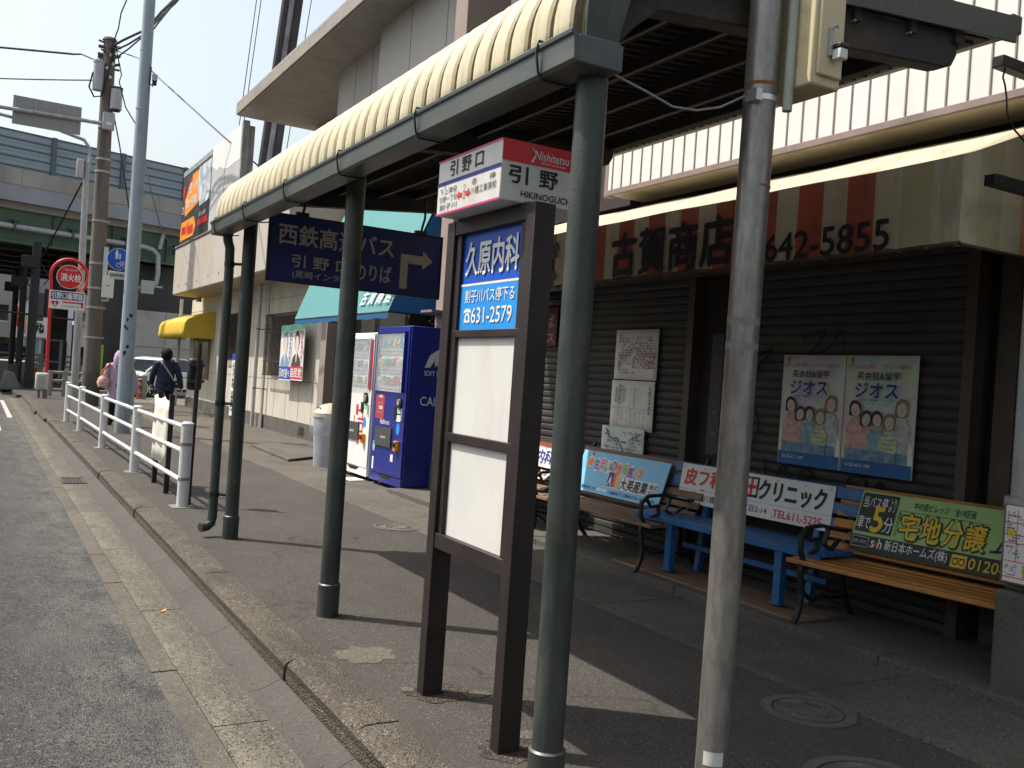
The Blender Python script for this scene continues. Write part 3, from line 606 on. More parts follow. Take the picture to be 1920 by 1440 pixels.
for x, w, mt in xs: m2.m(mt).quad((x, yA, 2.295), (x + w, yA, 2.295), (x + w, yA, ez(x + w)), (x, yA, ez(x)))
m2.build('awning_side', aw, smooth=False)
m2 = MB(M('rusty_awning_frame', (.10, .06, .04), .8, 0, .3, 20)); m2.tube([(AX + .01, yA, 2.29), (AX + .01, yB, 2.29)], .013, 8); m2.tube([(AX + .01, yA + .01, 2.29), (5.3, yA + .01, 2.29)], .011, 8); m2.tube([(AX + .02, yA + .012, 2.3), (AX + .02, yA + .012, 2.73)], .009, 8)
yy = yA
while yy < yB: m2.box(AX - .012, AX + .02, yy, yy + .02, 2.272, 2.288); yy += .17
m2.build('awning_frame', aw)
m2 = MB(BLACKP).plane((AX - .014, 8.0, 2.295), YM, ZP)
m2.text('た', .10, .06, .33, .32, .035).text('ば', .92, .02, .36, .34, .035).text('こ', 1.45, .04, .3, .28, .035)
m2.build('lettering', aw, smooth=False); m2 = MB(BLACKP).plane((AX - .014, 8.0, 2.295), YM, ZP)
for q, ch in enumerate('古賀商店'): m2.text(ch, 2.06 + q * .345, .012, .30, .335, .04)
m2.build('lettering', aw, smooth=False); m2 = MB(BLACKP).plane((AX - .014, 8.0, 2.295), YM, ZP)
m2.text('642-5855', 3.70, .0, .92, .165, .03)
m2.ell(3.58, .07, .07, .07).poly([(3.5, .11), (3.53, .15), (3.63, .15), (3.66, .11), (3.62, .10), (3.54, .10)])
m2.m(CRT).ell(3.58, .07, .032, .032, .001); m2.build('lettering', aw, smooth=False)

# route papers and posters on the shutters
FINEK = M('grey_fine_print', (.14, .14, .15), .8); FINEB = M('blue_fine_print', (.10, .22, .35), .8); FINER = M('red_fine_print', (.45, .10, .10), .8)
def paper(name, y, z, w, h, x, mat, label, cat, group=None):
    t = thing(name, (x, y - w / 2, z), label, cat, group); q = MB(mat); ny_ = 8
    q.rows([[(x - .002 - .005 * math.sin(k * 1.7 + z) - (.008 if k in (0, ny_) else 0), y - w * k / ny_, z + h * j / 6 + .0) for k in range(ny_ + 1)] for j in range(7)])
    q.build('sheet', t, solid=.0015); return t
t = paper('route_map', 7.13, 1.535, .63, .462, 5.245, PAPER, 'top sheet of three route papers on the shutter, with faint street map', 'paper', 'route papers on the shutter')
m2 = MB(FINEK).plane((5.228, 7.13, 1.535), YM, ZP); m2.marks(.05, .05, .3, .42, 14, .45, 0, 2).marks(.3, .1, .6, .4, 12, .4, 0, 3); m2.m(FINER).marks(.42, .1, .6, .3, 9, .5, .001, 4); m2.build('print', t, smooth=False)
t = paper('route_map', 7.15, 1.07, .64, .455, 5.245, PAPER, 'middle sheet of three route papers on the shutter, with vertical black writing', 'paper', 'route papers on the shutter')
m2 = MB(BLACKP).plane((5.228, 7.15, 1.07), YM, ZP)
m2.vtext('古賀商店', .06, .25, .028, .15, .01).vtext('両替お断り', .12, .23, .03, .19, .02).vtext('時刻表', .19, .25, .026, .14, .0).vtext('引野口停留所', .56, .15, .03, .26, .012)
m2.m(FINEK); m2.vtext('北九州市営', .34, .22, .022, .18)
for q in range(9): m2.marks(.05 + q * .065, .03, .062 + q * .065, .2, 12, .6, 0, q)
m2.r(.03, .2, .62, .202); m2.r(.29, .03, .292, .43); m2.build('print', t, smooth=False)
t = paper('route_map', 7.25, .70, .65, .39, 5.235, M('greenish_paper', (.58, .63, .60), .85), 'lowest sheet of three route papers, with blue street map behind the bench advert', 'paper', 'route papers on the shutter')
m2 = MB(FINEB).plane((5.218, 7.25, .70), YM, ZP)
def line(mb_, pts, w):
    for (a, b_), (c_, d_) in zip(pts, pts[1:]):
        l = math.hypot(c_ - a, d_ - b_) or 1; nx, ny_ = -(d_ - b_) / l * w, (c_ - a) / l * w
        mb_.poly([(a - nx, b_ - ny_), (c_ - nx, d_ - ny_), (c_ + nx, d_ + ny_), (a + nx, b_ + ny_)])
line(m2, [(.06, .37), (.13, .28), (.25, .28), (.35, .16)], .006); line(m2, [(.44, .02), (.44, .28), (.6, .35)], .006)
m2.m(FINEK)
for a in (.08, .16, .24, .52): line(m2, [(a, .02), (a + .02, .26)], .0015)
for b_ in (.08, .14, .2): line(m2, [(.03, b_), (.42, b_ - .01)], .0015)
m2.marks(.05, .03, .6, .36, 11, .28, .001, 8); m2.build('print', t, smooth=False)

WC = bpy.data.materials.new('watercolour_poster'); WC.use_nodes = True
nt = WC.node_tree; n_ = nt.nodes.new('ShaderNodeTexNoise'); n_.inputs['Scale'].default_value = 5.5; n_.inputs['Detail'].default_value = 6
g_ = nt.nodes.new('ShaderNodeNewGeometry'); nt.links.new(g_.outputs['Position'], n_.inputs['Vector']); h_ = nt.nodes.new('ShaderNodeHueSaturation'); h_.inputs['Saturation'].default_value = 1.7
mx_ = nt.nodes.new('ShaderNodeMix'); mx_.data_type = 'RGBA'; mx_.inputs[0].default_value = .42; mx_.inputs[6].default_value = (.72, .74, .66, 1)
nt.links.new(n_.outputs['Color'], h_.inputs['Color']); nt.links.new(h_.outputs[0], mx_.inputs[7]); nt.links.new(mx_.outputs[2], nt.nodes['Principled BSDF'].inputs['Base Color'])
nt.nodes['Principled BSDF'].inputs['Roughness'].default_value = .8
PF = M('poster_face', (.60, .49, .42), .8, 0, .15, 60); PH = M('poster_dark_hair', (.06, .045, .04), .8); PHB = M('poster_brown_hair', (.28, .19, .11), .8)
PC1 = M('poster_coral', (.58, .36, .31), .8, 0, .25, 30); PC2 = M('poster_teal_shirt', (.24, .38, .45), .8, 0, .35, 30); PC3 = M('poster_stripe_yellow', (.55, .54, .26), .8, 0, .25, 30); PC4 = M('poster_grey_shirt', (.46, .48, .45), .8, 0, .25, 30); PJ = M('poster_jeans', (.17, .28, .38), .8, 0, .4, 25); PW = M('poster_white', (.72, .73, .72), .8); PBL = M('poster_blue_band', (.035, .13, .34), .7)
def language_poster(y, label):
    w, h, z0 = .575, .805, .972
    t = paper('school_poster', y, z0, w, h, 5.243, WC, label, 'poster', 'pair of language school posters')
    q = MB(PBL).plane((5.226, y, z0), YM, ZP); w_ = w - .01
    q.r(.005, .0, w_, .092)
    q.m(PW)
    for ww, a in enumerate((.15, .40, .52)): q.poly([(a - .05, .092), (a + .05, .092), (a + .045, .2), (a + .01, .26), (a - .035, .2)], .0004 + .0003 * ww)
    for ii, (a, b_, rh, hair, shirt, rot) in enumerate( ((.10, .435, .046, PH, PC1, .35), (.47, .455, .048, PHB, PC4, -.15), (.195, .375, .042, PH, PC1, -.3), (.285, .375, .043, PH, PC2, .1), (.385, .36, .044, PHB, PC3, .0))):
        kk = .0006 + ii * .0022
        sh_ = b_ - .075
        q.m(PJ).poly([(a - .07, .092), (a + .065, .092), (a + .06, .19), (a - .065, .2)], kk + .0008)
        q.m(shirt).poly([(a - .062, .17), (a + .062, .16), (a + .072, sh_ - .05), (a + .03, sh_ + .015), (a - .03, sh_ + .015), (a - .072, sh_ - .06)], kk + .001)
        if shirt is PC3:
            q.m(PC2)
            for s_ in range(4): q.r(a - .052, .18 + s_ * .03, a + .052, .19 + s_ * .03, kk + .0013)
        q.m(hair).ell(a, b_ + .006, rh * 1.08, rh * 1.3, kk + .0016, 16, rot)
        if hair is PHB or shirt is PC1: q.poly([(a - rh * 1.1, b_ - .045), (a + rh * 1.0, b_ - .045), (a + rh, b_ + .01), (a - rh, b_ + .01)], kk + .0015)
        q.m(PF).ell(a + .004, b_ - .006, rh * .78, rh, kk + .002, 16, rot)
        q.m(PHB).ell(a - .008, b_ + .002, .004, .0025, kk + .0022, 8).ell(a + .017, b_ + .002, .004, .0025, kk + .0022, 8).ell(a + .004, b_ - .022, .008, .003, kk + .0022, 8)
    q.build('picture', t, smooth=False)
    q = MB(BLACKP).plane((5.212, y, z0), YM, ZP)
    q.text('英会話&留学', .11, .64, .34, .055, .018); q.m(NAVY).text('ジオス', .10, .52, .34, .10, .035)
    q.m(FINER).text('たのしいから続く、つづくから話せる', .03, .715, .5, .03, .012); q.m(FINEB).text('中国語・韓国語・フランス語', .14, .495, .27, .02, .01).text('スペイン語・イタリア語', .17, .47, .2, .017)
    q.build('headline', t, smooth=False); q = MB(WHITEP).plane((5.222, y, z0), YM, ZP)
    q.text('0120-611-109', .05, .045, .2, .024, .01, .001); q.build('phone_number', t, smooth=False); q = MB(BLACKP).plane((5.222, y, z0), YM, ZP); q.text('f', .05, .75, .02, .04, .02); q.build('logo_mark', t, smooth=False)
language_poster(5.005, 'left one of two language school posters, half screened by the steel pole side')
language_poster(4.425, 'right one of two language school posters, nearer the concrete pillar')

# ---------------------------------------------------------------- benches
GR = 'advert benches along the shop front'
def bench_T(x, y, z, rot=0): return Matrix.Translation((x, y, z)) @ Matrix.Rotation(R(-90 + rot), 4, 'Z')
def iron_bench(x, y, z, L, rot, wood, label, slatw=.062, hs=.385):
    t = thing('park_bench', (x, y, z), label, 'bench', GR); T = bench_T(x, y, z, rot)
    for k in range(6):
        q = MB(wood); a = .01 + k * (slatw + .008); zz = hs - .012 * math.sin(k / 5 * math.pi) - (.01 if k == 0 else 0)
        q.box(0, L, a, a + slatw, zz - .03, zz); xf(q, T).build('seat_slat', t, bevel=.006)
    for k in range(6):
        q = MB(wood); f = k / 5; yy = .44 + .17 * f; zz = hs + .05 + f * .36
        q.obox((L / 2, yy, zz), (L, 0, 0), (0, .024, -.0095), (0, .021, .054)); xf(q, T).build('back_slat', t, bevel=.005)
    for lx in (.11, L - .11):
        q = MB(IRON)
        def bar(pts, w=.03):
            for (a, b_), (c_, d_) in zip(pts, pts[1:]):
                dv = Vector((0, c_ - a, d_ - b_)); l = dv.length; u = dv / l; n2 = Vector((1, 0, 0)).cross(u)
                q.obox((lx, (a + c_) / 2, (b_ + d_) / 2), (.034, 0, 0), u * (l + .012), n2 * w)
        bar([(-.03, .0), (.0, .03), (.03, .10), (.035, .18), (.02, .26), (.01, .33), (.03, .35)]); bar([(.60, 0), (.55, .05), (.50, .14), (.46, .24), (.45, hs - .03)])
        bar([(.01, hs - .045), (.2, hs - .06), (.42, hs - .045), (.47, hs + .1), (.56, hs + .28), (.65, hs + .48)])
        bar([(.05, hs - .04), (.0, hs + .05), (.0, hs + .14), (.06, hs + .19), (.2, hs + .2), (.36, hs + .17), (.50, hs + .15)], .024)
        bar([(.05, hs + .17), (.09, hs + .11), (.16, hs + .12), (.17, hs + .05), (.1, hs + .03)], .018); bar([(.28, hs + .18), (.24, hs + .08), (.32, hs + .04), (.40, hs + .1)], .018)
        bar([(.035, .2), (.14, .13), (.26, .15), (.36, .13), (.5, .13)], .02); xf(q, T).build('cast_side', t, bevel=.006)
    return t, T
# weathered brown bench with pale blue advert
t, T = iron_bench(4.43, 7.25, .06, 1.78, 0, WOODG, 'weathered brown slatted bench with pale blue property advert on its back')
def sign_plane(T, lx, ly0, lz0, ly1, lz1):
    o = T @ Vector((lx, ly0, lz0)); v = (T @ Vector((lx, ly1, lz1)) - o); u = T.to_3x3() @ Vector((1, 0, 0)); return o, u, v
o_, u_, v_ = sign_plane(T, .13, .40, .44, .52, .80); H_ = v_.length
q = MB(CYAN).plane(o_, u_, v_); q.obox(q.at(.62, H_ / 2, -.004), u_ * 1.24, v_, q.nn * .006); sb = q.build('advert_board', t)
q = MB(WHITEP).plane(o_, u_, v_)
CH = (('住', M('toy_blue', (.12, .2, .6), .6)), ('ま', M('toy_pink', (.75, .12, .35), .6)), ('い', GRNP), ('の', PURP), ('情', M('toy_salmon', (.78, .25, .2), .6)), ('報', M('toy_green', (.2, .6, .15), .6)), ('館', M('toy_purple', (.4, .06, .42), .6)))
for k, (ch, mt) in enumerate(CH):
    a = .22 + k * .085; b_ = H_ - .165 - .003 * k + (.015 if k % 2 else 0)
    q.m(WHITEP).ell(a + .038, b_ + .045, .055, .066, .0010 + .0002 * k); q.m(mt).text(ch, a, b_, .075, .095, .03, .004)
q.m(WHITEP).ell(.155, H_ - .10, .055, .055, .001); q.m(ORNG).poly([(.11, H_ - .07), (.13, H_ - .09), (.155, H_ - .055), (.18, H_ - .09), (.2, H_ - .07), (.185, H_ - .14), (.125, H_ - .14)], .004)
q.m(RED).ell(.155, H_ - .025, .016, .018, .004, 10)
q.m(WHITEP).ell(.88, H_ - .13, .05, .05, .001); q.m(ORNG).ell(.88, H_ - .13, .043, .043, .003); q.m(WHITEP).text('×', .86, H_ - .155, .04, .05, .02, .005)
q.m(WHITEP).r(.475, .075, .655, .225, .002); q.m(NAVY).r(.483, .085, .565, .215, .003); q.m(RED).poly([(.565, .085), (.6, .085), (.585, .215), (.555, .215)], .0034); q.m(ORNG).poly([(.6, .085), (.622, .085), (.605, .215), (.585, .215)], .0034); q.m(YELP).poly([(.622, .085), (.648, .085), (.63, .215), (.605, .215)], .0034)
q.m(WHITEP).poly([(.495, .095), (.525, .185), (.555, .095), (.54, .095), (.525, .14), (.51, .095)], .004)
q.m(WHITEP).r(.67, .07, 1.175, .19, .0015); q.m(BLACKP).text('大英産業', .68, .08, .37, .1, .03, .003).text('株式', 1.07, .13, .1, .045, .01, .003).text('会社', 1.07, .078, .1, .045, .01, .003)
q.m(NAVY).text('イベント開催中!詳しくは', .02, .028, .33, .028, .01, .003).text('八幡西区下上津役4丁目1-36  0120-700', .55, .022, .64, .03, .01, .003)
q.m(WHITEP).r(.37, .026, .45, .056, .003).r(.46, .026, .52, .056, .003); q.build('lettering', sb, smooth=False)
# far brown bench, mostly hidden by the post
t, T = iron_bench(4.45, 9.05, .06, 1.55, 2, WOODG, 'darker brown bench half hidden behind the first round post, red and white advert')
o_, u_, v_ = sign_plane(T, .12, .40, .44, .52, .80); H_ = v_.length
q = MB(WHITEP).plane(o_, u_, v_); q.obox(q.at(.65, H_ / 2, -.004), u_ * 1.3, v_, q.nn * .006); sb = q.build('advert_board', t)
q = MB(M('salmon_print', (.7, .16, .1), .5)).plane(o_, u_, v_); q.r(0, H_ - .05, 1.3, H_, .001); q.m(NAVY).text('小児科内科', .55, .16, .7, .14, .03, .002); q.m(RED).text('TEL 093-0120', .6, .04, .64, .07, .02, .002); q.build('lettering', sb, smooth=False)
# orange bench with green advert
t, T = iron_bench(4.47, 4.16, .06, 1.70, 7, WOODO, 'orange varnished slatted bench with light green land sale advert', .066, .40)
o_, u_, v_ = sign_plane(T, .19, .385, .46, .52, .83); H_ = v_.length
q = MB(LGREEN).plane(o_, u_, v_); q.obox(q.at(.66, H_ / 2, -.004), u_ * 1.32, v_, q.nn * .006); sb = q.build('advert_board', t, bevel=.003)
q = MB(DSIGN).plane(o_, u_, v_)
q.r(0, 0, 1.32, .105, .001); q.r(.012, .125, .30, H_ - .012, .001)
q.m(WHITEP).text('当バス停', .03, .285, .19, .075, .012, .002).text('より', .235, .275, .05, .09, 0, .002).text('車で', .02, .145, .10, .085, .012, .002).text('分', .225, .14, .07, .1, .012, .002)
q.m(YELP).text('5', .13, .135, .085, .16, .04, .003)
q.m(BLACKP).text('中の原ビレッジ　全19区画', .42, .315, .44, .05, .008, .002).vtext('建築条件付き', .315, .13, .025, .16, 0, .002); q.r(.31, .295, .97, .298, .002)
for k, ch in enumerate('宅地分譲'):
    a = .355 + k * .157; q.m(DSIGN).text(ch, a - .008, .118, .151, .172, .07, .002); q.m(YELP).text(ch, a, .125, .135, .158, .025, .004)
q.m(DSIGN).poly([(1.0, .135), (1.14, .15), (1.14, .165), (1.0, .15)], .002).poly([(1.03, .14), (1.09, .27), (1.10, .27), (1.05, .14)], .002).r(1.06, .305, 1.14, .31, .002)
q.m(WHITEP).text('s', .165, .035, .03, .045, .03, .002).text('h', .222, .035, .03, .06, .03, .002).text('新日本ホームズ(株)', .275, .022, .46, .075, .012, .002); q.m(RED).ell(.208, .055, .012, .014, .002)
for a in ((.012, .028, .145, .031), (.012, .090, .145, .093), (.012, .028, .015, .093), (.142, .028, .145, .093)): q.m(WHITEP).r(*a, .002)
q.text('お問い合わせ', .025, .048, .105, .028, 0, .002)
q.m(YELP).r(.765, .015, .87, .09, .002).text('0120-710', .885, .02, .38, .065, .015, .002)
for a in (.795, .84): q.m(BLACKP).ell(a, .05, .021, .021, .003); q.m(YELP).ell(a, .05, .014, .014, .004)
q.m(BLACKP).r(.775, .066, .86, .072, .0035); q.v = [p - u_.normalized() * ((p - o_).dot(u_.normalized()) * .14) for p in q.v]; q.build('lettering', sb, smooth=False)
# blue bench with white clinic advert
t = thing('park_bench', (4.59, 5.85, .078), 'blue painted wooden bench with white skin clinic advert', 'bench', GR); T = bench_T(4.59, 5.85, .078, 1.5); L = 1.85
for k in range(5):
    q = MB(BENCHB); a = k * .07; q.box(0, L, a, a + .063, .39, .42); xf(q, T).build('seat_slat', t, bevel=.004)
q = MB(BENCHB); q.box(0.02, L - .02, -.012, -.001, .365, .413); q.box(.25, L - .2, .28, .32, .16, .20); q.box(.14, L - .14, .03, .06, .36, .39); xf(q, T).build('rail', t, bevel=.004)
for k in range(3):
    q = MB(BENCHB); zz = .56 + k * .105; q.obox((L / 2, .36 + .02 * k, zz), (L, 0, 0), (0, .025, -.003), (0, .013, .078)); xf(q, T).build('back_slat', t, bevel=.004)
for lx in (.37, L - .40):
    q = MB(BENCHB); q.box(lx, lx + .062, .0, .055, .02, .39); q.box(lx - .02, lx + .085, -.01, .065, .016, .024); xf(q, T).build('leg', t, bevel=.003)
    q = MB(BENCHB); q.obox((lx + .03, .36, .30), (.05, 0, 0), (0, .05, -.005), (0, .07, .60)); xf(q, T).build('leg', t, bevel=.003)
o_, u_, v_ = sign_plane(T, .10, .335, .50, .38, .805); H_ = v_.length; Wd = 1.50
q = MB(WHITEP).plane(o_, u_, v_); q.obox(q.at(Wd / 2, H_ / 2, -.004), u_ * Wd, v_, q.nn * .006); q.m(STEEL)
for a in (.03, .26, .5, .75, 1.0, 1.25, Wd - .03):
    for b_ in (.025, H_ - .025): q.ell(a, b_, .008, .008, .0025, 10)
sb = q.build('advert_board', t, bevel=.002)
q = MB(RED).plane(o_, u_, v_)
q.text('皮フ科', .05, .145, .42, .13, .04, .002); q.text('TEL611-5225', 1.0, .025, .43, .055, .02, .002)
q.m(BLACKP).text('黒', .56, .14, .13, .14, .03, .002).r(.70, .135, .83, .285, .002).text('クリニック', .84, .13, .60, .145, .045, .002)
q.m(WHITEP)
for a, b_ in ((.715, .155), (.775, .155), (.715, .225), (.775, .225)): q.r(a, b_, a + .04, b_ + .045, .003)
q.m(RED).r(.752, .15, .778, .27, .004).r(.712, .20, .818, .222, .004)
q.m(BLACKP).text('北九州市八幡西区引野3丁目2-14', .04, .03, .90, .055, .0, .002); q.m(SKYB).r(0, .108, Wd, .1105, .0015); q.build('lettering', sb, smooth=False)

# ---------------------------------------------------------------- concrete pillar at the right
cp = thing('utility_pole', (4.8, 2.5, 0), 'concrete pole on square base block at the right edge of the shop front', 'utility pole')
q = MB(DCONC); q.box(4.5, 5.2, 2.15, 2.80, -.05, .56); q.box(4.53, 5.18, 2.2, 2.78, .56, .66); q.build('base_block', cp, bevel=.02)
q = MB(POLEC); q.tube([(4.86, 2.50, .6), (4.86, 2.50, 7)], [.2, .17], 24); q.tube([(4.66, 2.56, 2.55), (4.66, 2.56, 2.75), (4.66, 2.56, 3.05), (4.66, 2.56, 3.07), (4.66, 2.56, 5)], [.06, .17, .2, .235, .235], 24); q.build('shaft', cp)
q = MB(STEEL); q.box(4.53, 4.9, 2.30, 2.775, 1.02, 2.45); q.box(4.515, 4.92, 2.29, 2.795, .965, 1.03); q.build('cable_guard', cp, bevel=.012)
for z in (2.53, 3.10):
    q = MB(BLACK); q.box(4.16, 4.75, 2.72, 2.78, z, z + .055); q.build('crossarm', cp, bevel=.004)
q = MB(BLACK); q.tube([(4.22, 2.75, 3.10), (4.21, 2.75, 3.06), (4.23, 2.75, 3.03), (4.25, 2.75, 2.97), (4.26, 2.75, 2.9), (4.33, 2.75, 2.83), (4.42, 2.75, 2.79)], .005, 6); q.build('wire_tail', cp)
mp_ = thing('map_board', (4.5, 2.5, .8), 'white route map sheet with red lines fixed below the pole cable guard', 'notice')
q = MB(CONC); q.box(4.50, 4.53, 2.2, 2.775, .60, .99); q.build('backing', mp_)
q = MB(PAPER); q.box(4.494, 4.4995, 2.22, 2.76, .61, .985); q.build('sheet', mp_)
q = MB(M('map_red_line', (.6, .12, .15), .7)).plane((4.4925, 2.76, .61), YM, ZP)
for b_ in (.02, .10, .19, .23, .29): q.r(.0, b_, .54, b_ + .005)
for a in (.06, .2, .33, .45): q.r(a, .1, a + .004, .36)
q.m(YELP).r(.015, .22, .05, .26, .0005).r(.10, .03, .14, .09, .0005).r(.09, .28, .2, .32, .0005); q.m(FINEK)
for k in range(5): q.marks(.01 + k * .09, .03, .07 + k * .09, .09, 6, .6, .001, k).marks(.01 + k * .1, .12, .08 + k * .1, .35, 15, .35, .001, k + 20)
q.build('print', mp_, smooth=False)
# ---------------------------------------------------------------- vending machines
def vending(y0, y1, z1, body, label, blue):
    t = thing('vending_machine', (4.85, (y0 + y1) / 2, 0), label, 'vending machine', 'vending machines beside the shop')
    x0, x1 = 4.55, 5.22; w = y1 - y0
    q = MB(body); q.box(x0 + .02, x1, y0, y1, .06, z1); q.build('cabinet', t, bevel=.012)
    q = MB(body)
    q.box(x0, x0 + .018, y0 + .01, y1 - .01, .17, 1.22); q.box(x0, x0 + .018, y0 + .01, y1 - .01, z1 - .11, z1 - .008)
    q.box(x0, x0 + .018, y0 + .01, y0 + .10, 1.22, z1 - .11); q.box(x0, x0 + .018, y1 - .10, y1 - .01, 1.22, z1 - .11); d_ = q.build('door', t, bevel=.006)
    q = MB(body); q.box(x0 + .005, x0 + .02, y0 + .01, y1 - .01, .06, .16); q.m(BLACK).prism([(x0 + .003, y0 + .28, .16), (x0 + .003, y1 - .28, .16), (x0 + .003, y1 - .4, .115), (x0 + .003, y0 + .4, .115)], (.001, 0, 0)); q.build('kick_plate', t)
    for a, b_ in ((y0 + .06, x0 + .08), (y1 - .06, x0 + .08), (y0 + .06, x1 - .06), (y1 - .06, x1 - .06)):
        q = MB(BLACK); q.tube([(b_, a, 0), (b_, a, .062)], .022, 8); q.build('foot', t)
    zb, zt_ = 1.22, z1 - .11; hh = (zt_ - zb) / 3
    q = MB(LAMPW); q.box(x0 + .0195, x0 + .022, y0 + .10, y1 - .10, zb, zt_); q.m(M('drink_backdrop_blue', (.12, .42, .62), .6) if blue else SIGNRED).box(x0 + .0165, x0 + .0192, y0 + .1, y0 + .32, zt_ - hh * .8, zt_); disp = q.build('display_back', t)
    rd = random.Random(int(y0 * 10)); pal = [(.6, .05, .05), (.06, .2, .55), (.1, .4, .15), (.7, .5, .1), (.65, .6, .5), (.35, .18, .08), (.5, .12, .3), (.15, .45, .6), (.75, .72, .65), (.2, .25, .1)]
    ms = [M('drink_%s' % n_, c_, .35) for n_, c_ in zip(('red', 'blue', 'green', 'amber', 'cream', 'brown', 'pink', 'aqua', 'white', 'olive'), pal)]
    for s_ in range(3):
        z = zb + s_ * hh
        q = MB(WHITEP); q.box(x0 + .001, x0 + .0185, y0 + .105, y1 - .105, z, z + .075); q.m(BLACK)
        n = 12
        for k in range(n): yy = y0 + .14 + k * (w - .28) / (n - 1); q.box(x0 - .004, x0 + .002, yy - .014, yy + .014, z + .012, z + .042)
        q.build('button_rail', t)
        for k in range(11):
            yy = y0 + .15 + k * (w - .3) / 10; hb = rd.uniform(.65, .9) * (hh - .1); r_ = rd.uniform(.022, .029)
            q = MB(rd.choice(ms)); q.tube([(x0 + .0, yy, z + .077), (x0 + .0, yy, z + .077 + hb * .62), (x0, yy, z + .077 + hb * .82), (x0, yy, z + .077 + hb)], [r_, r_, r_ * .55, r_ * .4] if rd.random() < .65 else [r_, r_, r_, r_ * .85], 8)
            q.m(rd.choice(ms)).tube([(x0, yy, z + .10), (x0, yy, z + .077 + hb * .4)], r_ + .001, 8, False); q.build('sample_drink', t)
    q = MB(GLASS); q.box(x0 - .034, x0 - .031, y0 + .09, y1 - .09, zb + .0, zt_ + .01); q.build('display_window', t)
    q = MB(body); 
    for a in (y0 + .075, y1 - .09): q.box(x0 - .036, x0 + .001, a, a + .015, zb, zt_ + .02)
    q.box(x0 - .036, x0 + .001, y0 + .075, y1 - .075, zt_ + .02, zt_ + .035); q.build('window_frame', t)
    q = MB(M('smoked_flap', (.06, .065, .07), .2)); q.box(x0 - .02, x0 - .001, y0 + .36, y1 - .16, .52, .76); q.m(M('flap_print', (.3, .3, .3), .5)).box(x0 - .022, x0 - .0202, y0 + .52, y0 + .68, .62, .65); q.build('pickup_flap', t, bevel=.01)
    q = MB(BLACK); q.ell if 0 else None
    q.tube([(x0 - .02, y0 + .17, 1.10), (x0, y0 + .17, 1.10)], .075, 20); q.m(CHROME).tube([(x0 - .03, y0 + .17, 1.10), (x0 - .02, y0 + .17, 1.10)], .04, 16); q.m(ORNG).box(x0 - .032, x0 - .029, y0 + .15, y0 + .19, 1.075, 1.10); q.build('coin_slot', t)
    q = MB(BLACK); q.box(x0 - .012, x0, y0 + .24, y0 + .33, .90, 1.04); q.m(CHROME).box(x0 - .014, x0, y0 + .055, y0 + .085, .88, 1.02); q.build('bill_slot', t)
    q = MB(ORNG); q.tube([(x0 - .008, y0 + .16, .50), (x0 - .008, y0 + .16, .62)], .05, 14); q.m(BLACK).box(x0 - .062, x0 - .05, y0 + .13, y0 + .19, .55, .60); q.build('change_cup', t)
    def sticker(mt, fn):
        q = MB(mt).plane((x0 - .003, y1, 0), YM, ZP); fn(q); q.build('sticker', t, smooth=False)
    a = w - .25; GS = M('green_sticker', (.3, .62, .35), .6)
    sticker(GS, lambda q: q.r(a, .96, a + .12, 1.03)); sticker(PAPER, lambda q: q.r(a, .86, a + .13, .94)); sticker(PAPER, lambda q: q.r(w - .36, .35, w - .28, .44))
    sticker(PAPER, lambda q: q.r(.08, .20, .13, .36)); sticker(SKYB, lambda q: q.ell(w - .18, .77, .055, .075)); sticker(M('pale_teal_sticker', (.25, .5, .5), .6), lambda q: q.ell(.11, .5, .04, .07))
    if blue:
        sticker(M('dim_red_advert', (.34, .05, .07), .5), lambda q: q.r(.09, .86, .38, 1.17).m(M('advert_print', (.6, .4, .35), .6)).ell(.25, 1.15, .07, .02, .001).r(.2, .98, .33, 1.03, .001).r(.15, .94, .33, .945, .001).r(.17, 1.06, .33, 1.065, .001))
        sticker(WHITEP, lambda q: q.text('Asahi', .27, .80, .14, .07, .03, .002).text('DRINKS', .42, .80, .17, .045, .02, .002))
    else:
        sticker(RED, lambda q: q.r(.52, .86, .6, 1.0)); sticker(RED, lambda q: q.vtext('ココア', .6, .45, .2, .5, .03, .001)); sticker(RED, lambda q: q.r(.45, .5, .48, .85))
        sticker(RED, lambda q: q.box(x0 - .001, x0 + .017, y0 + .02, y0 + .09, 1.2, z1 - .1))
    if blue:
        q = MB(M('side_logo_white', (.55, .56, .6), .5)).plane((x0 + .02, y0 - .003, 0), XP, ZP)
        q.poly([(.20, 1.55), (.26, 1.70), (.40, 1.80), (.40, 1.60), (.34, 1.56), (.33, 1.64), (.27, 1.55)]).text('SOFT DRINKS', .20, 1.45, .38, .06, .02).text('CALPIS', .17, 1.08, .4, .11, .02)
        q.build('side_lettering', t, smooth=False)
vending(10.42, 11.46, 2.05, VBLUE, 'tall blue drinks vending machine with white side lettering', True)
vending(11.56, 12.60, 1.98, VWHITE, 'white and red drinks vending machine beside the blue one', False)
tb = thing('trash_bin', (4.62, 13.35, 0), 'grey recycling bin with clear plastic bag hanging over its rim', 'bin')
q = MB(M('grey_bin_plastic', (.30, .31, .345), .5)); q.tube([(4.62, 13.35, .0), (4.62, 13.35, .74)], [.2, .24], 20); q.build('bin_body', tb)
q = MB(M('bin_lid_cream', (.40, .36, .27), .5)); q.tube([(4.62, 13.35, .74), (4.62, 13.35, .80), (4.62, 13.35, .92), (4.62, 13.35, .95)], [.255, .25, .13, .02], 20); q.m(BLACK).box(4.44, 4.5, 13.28, 13.42, .82, .88); q.build('lid', tb)
q = MB(M('clear_bag_film', (.7, .72, .74), .25, alpha=.2)); rd = random.Random(5)
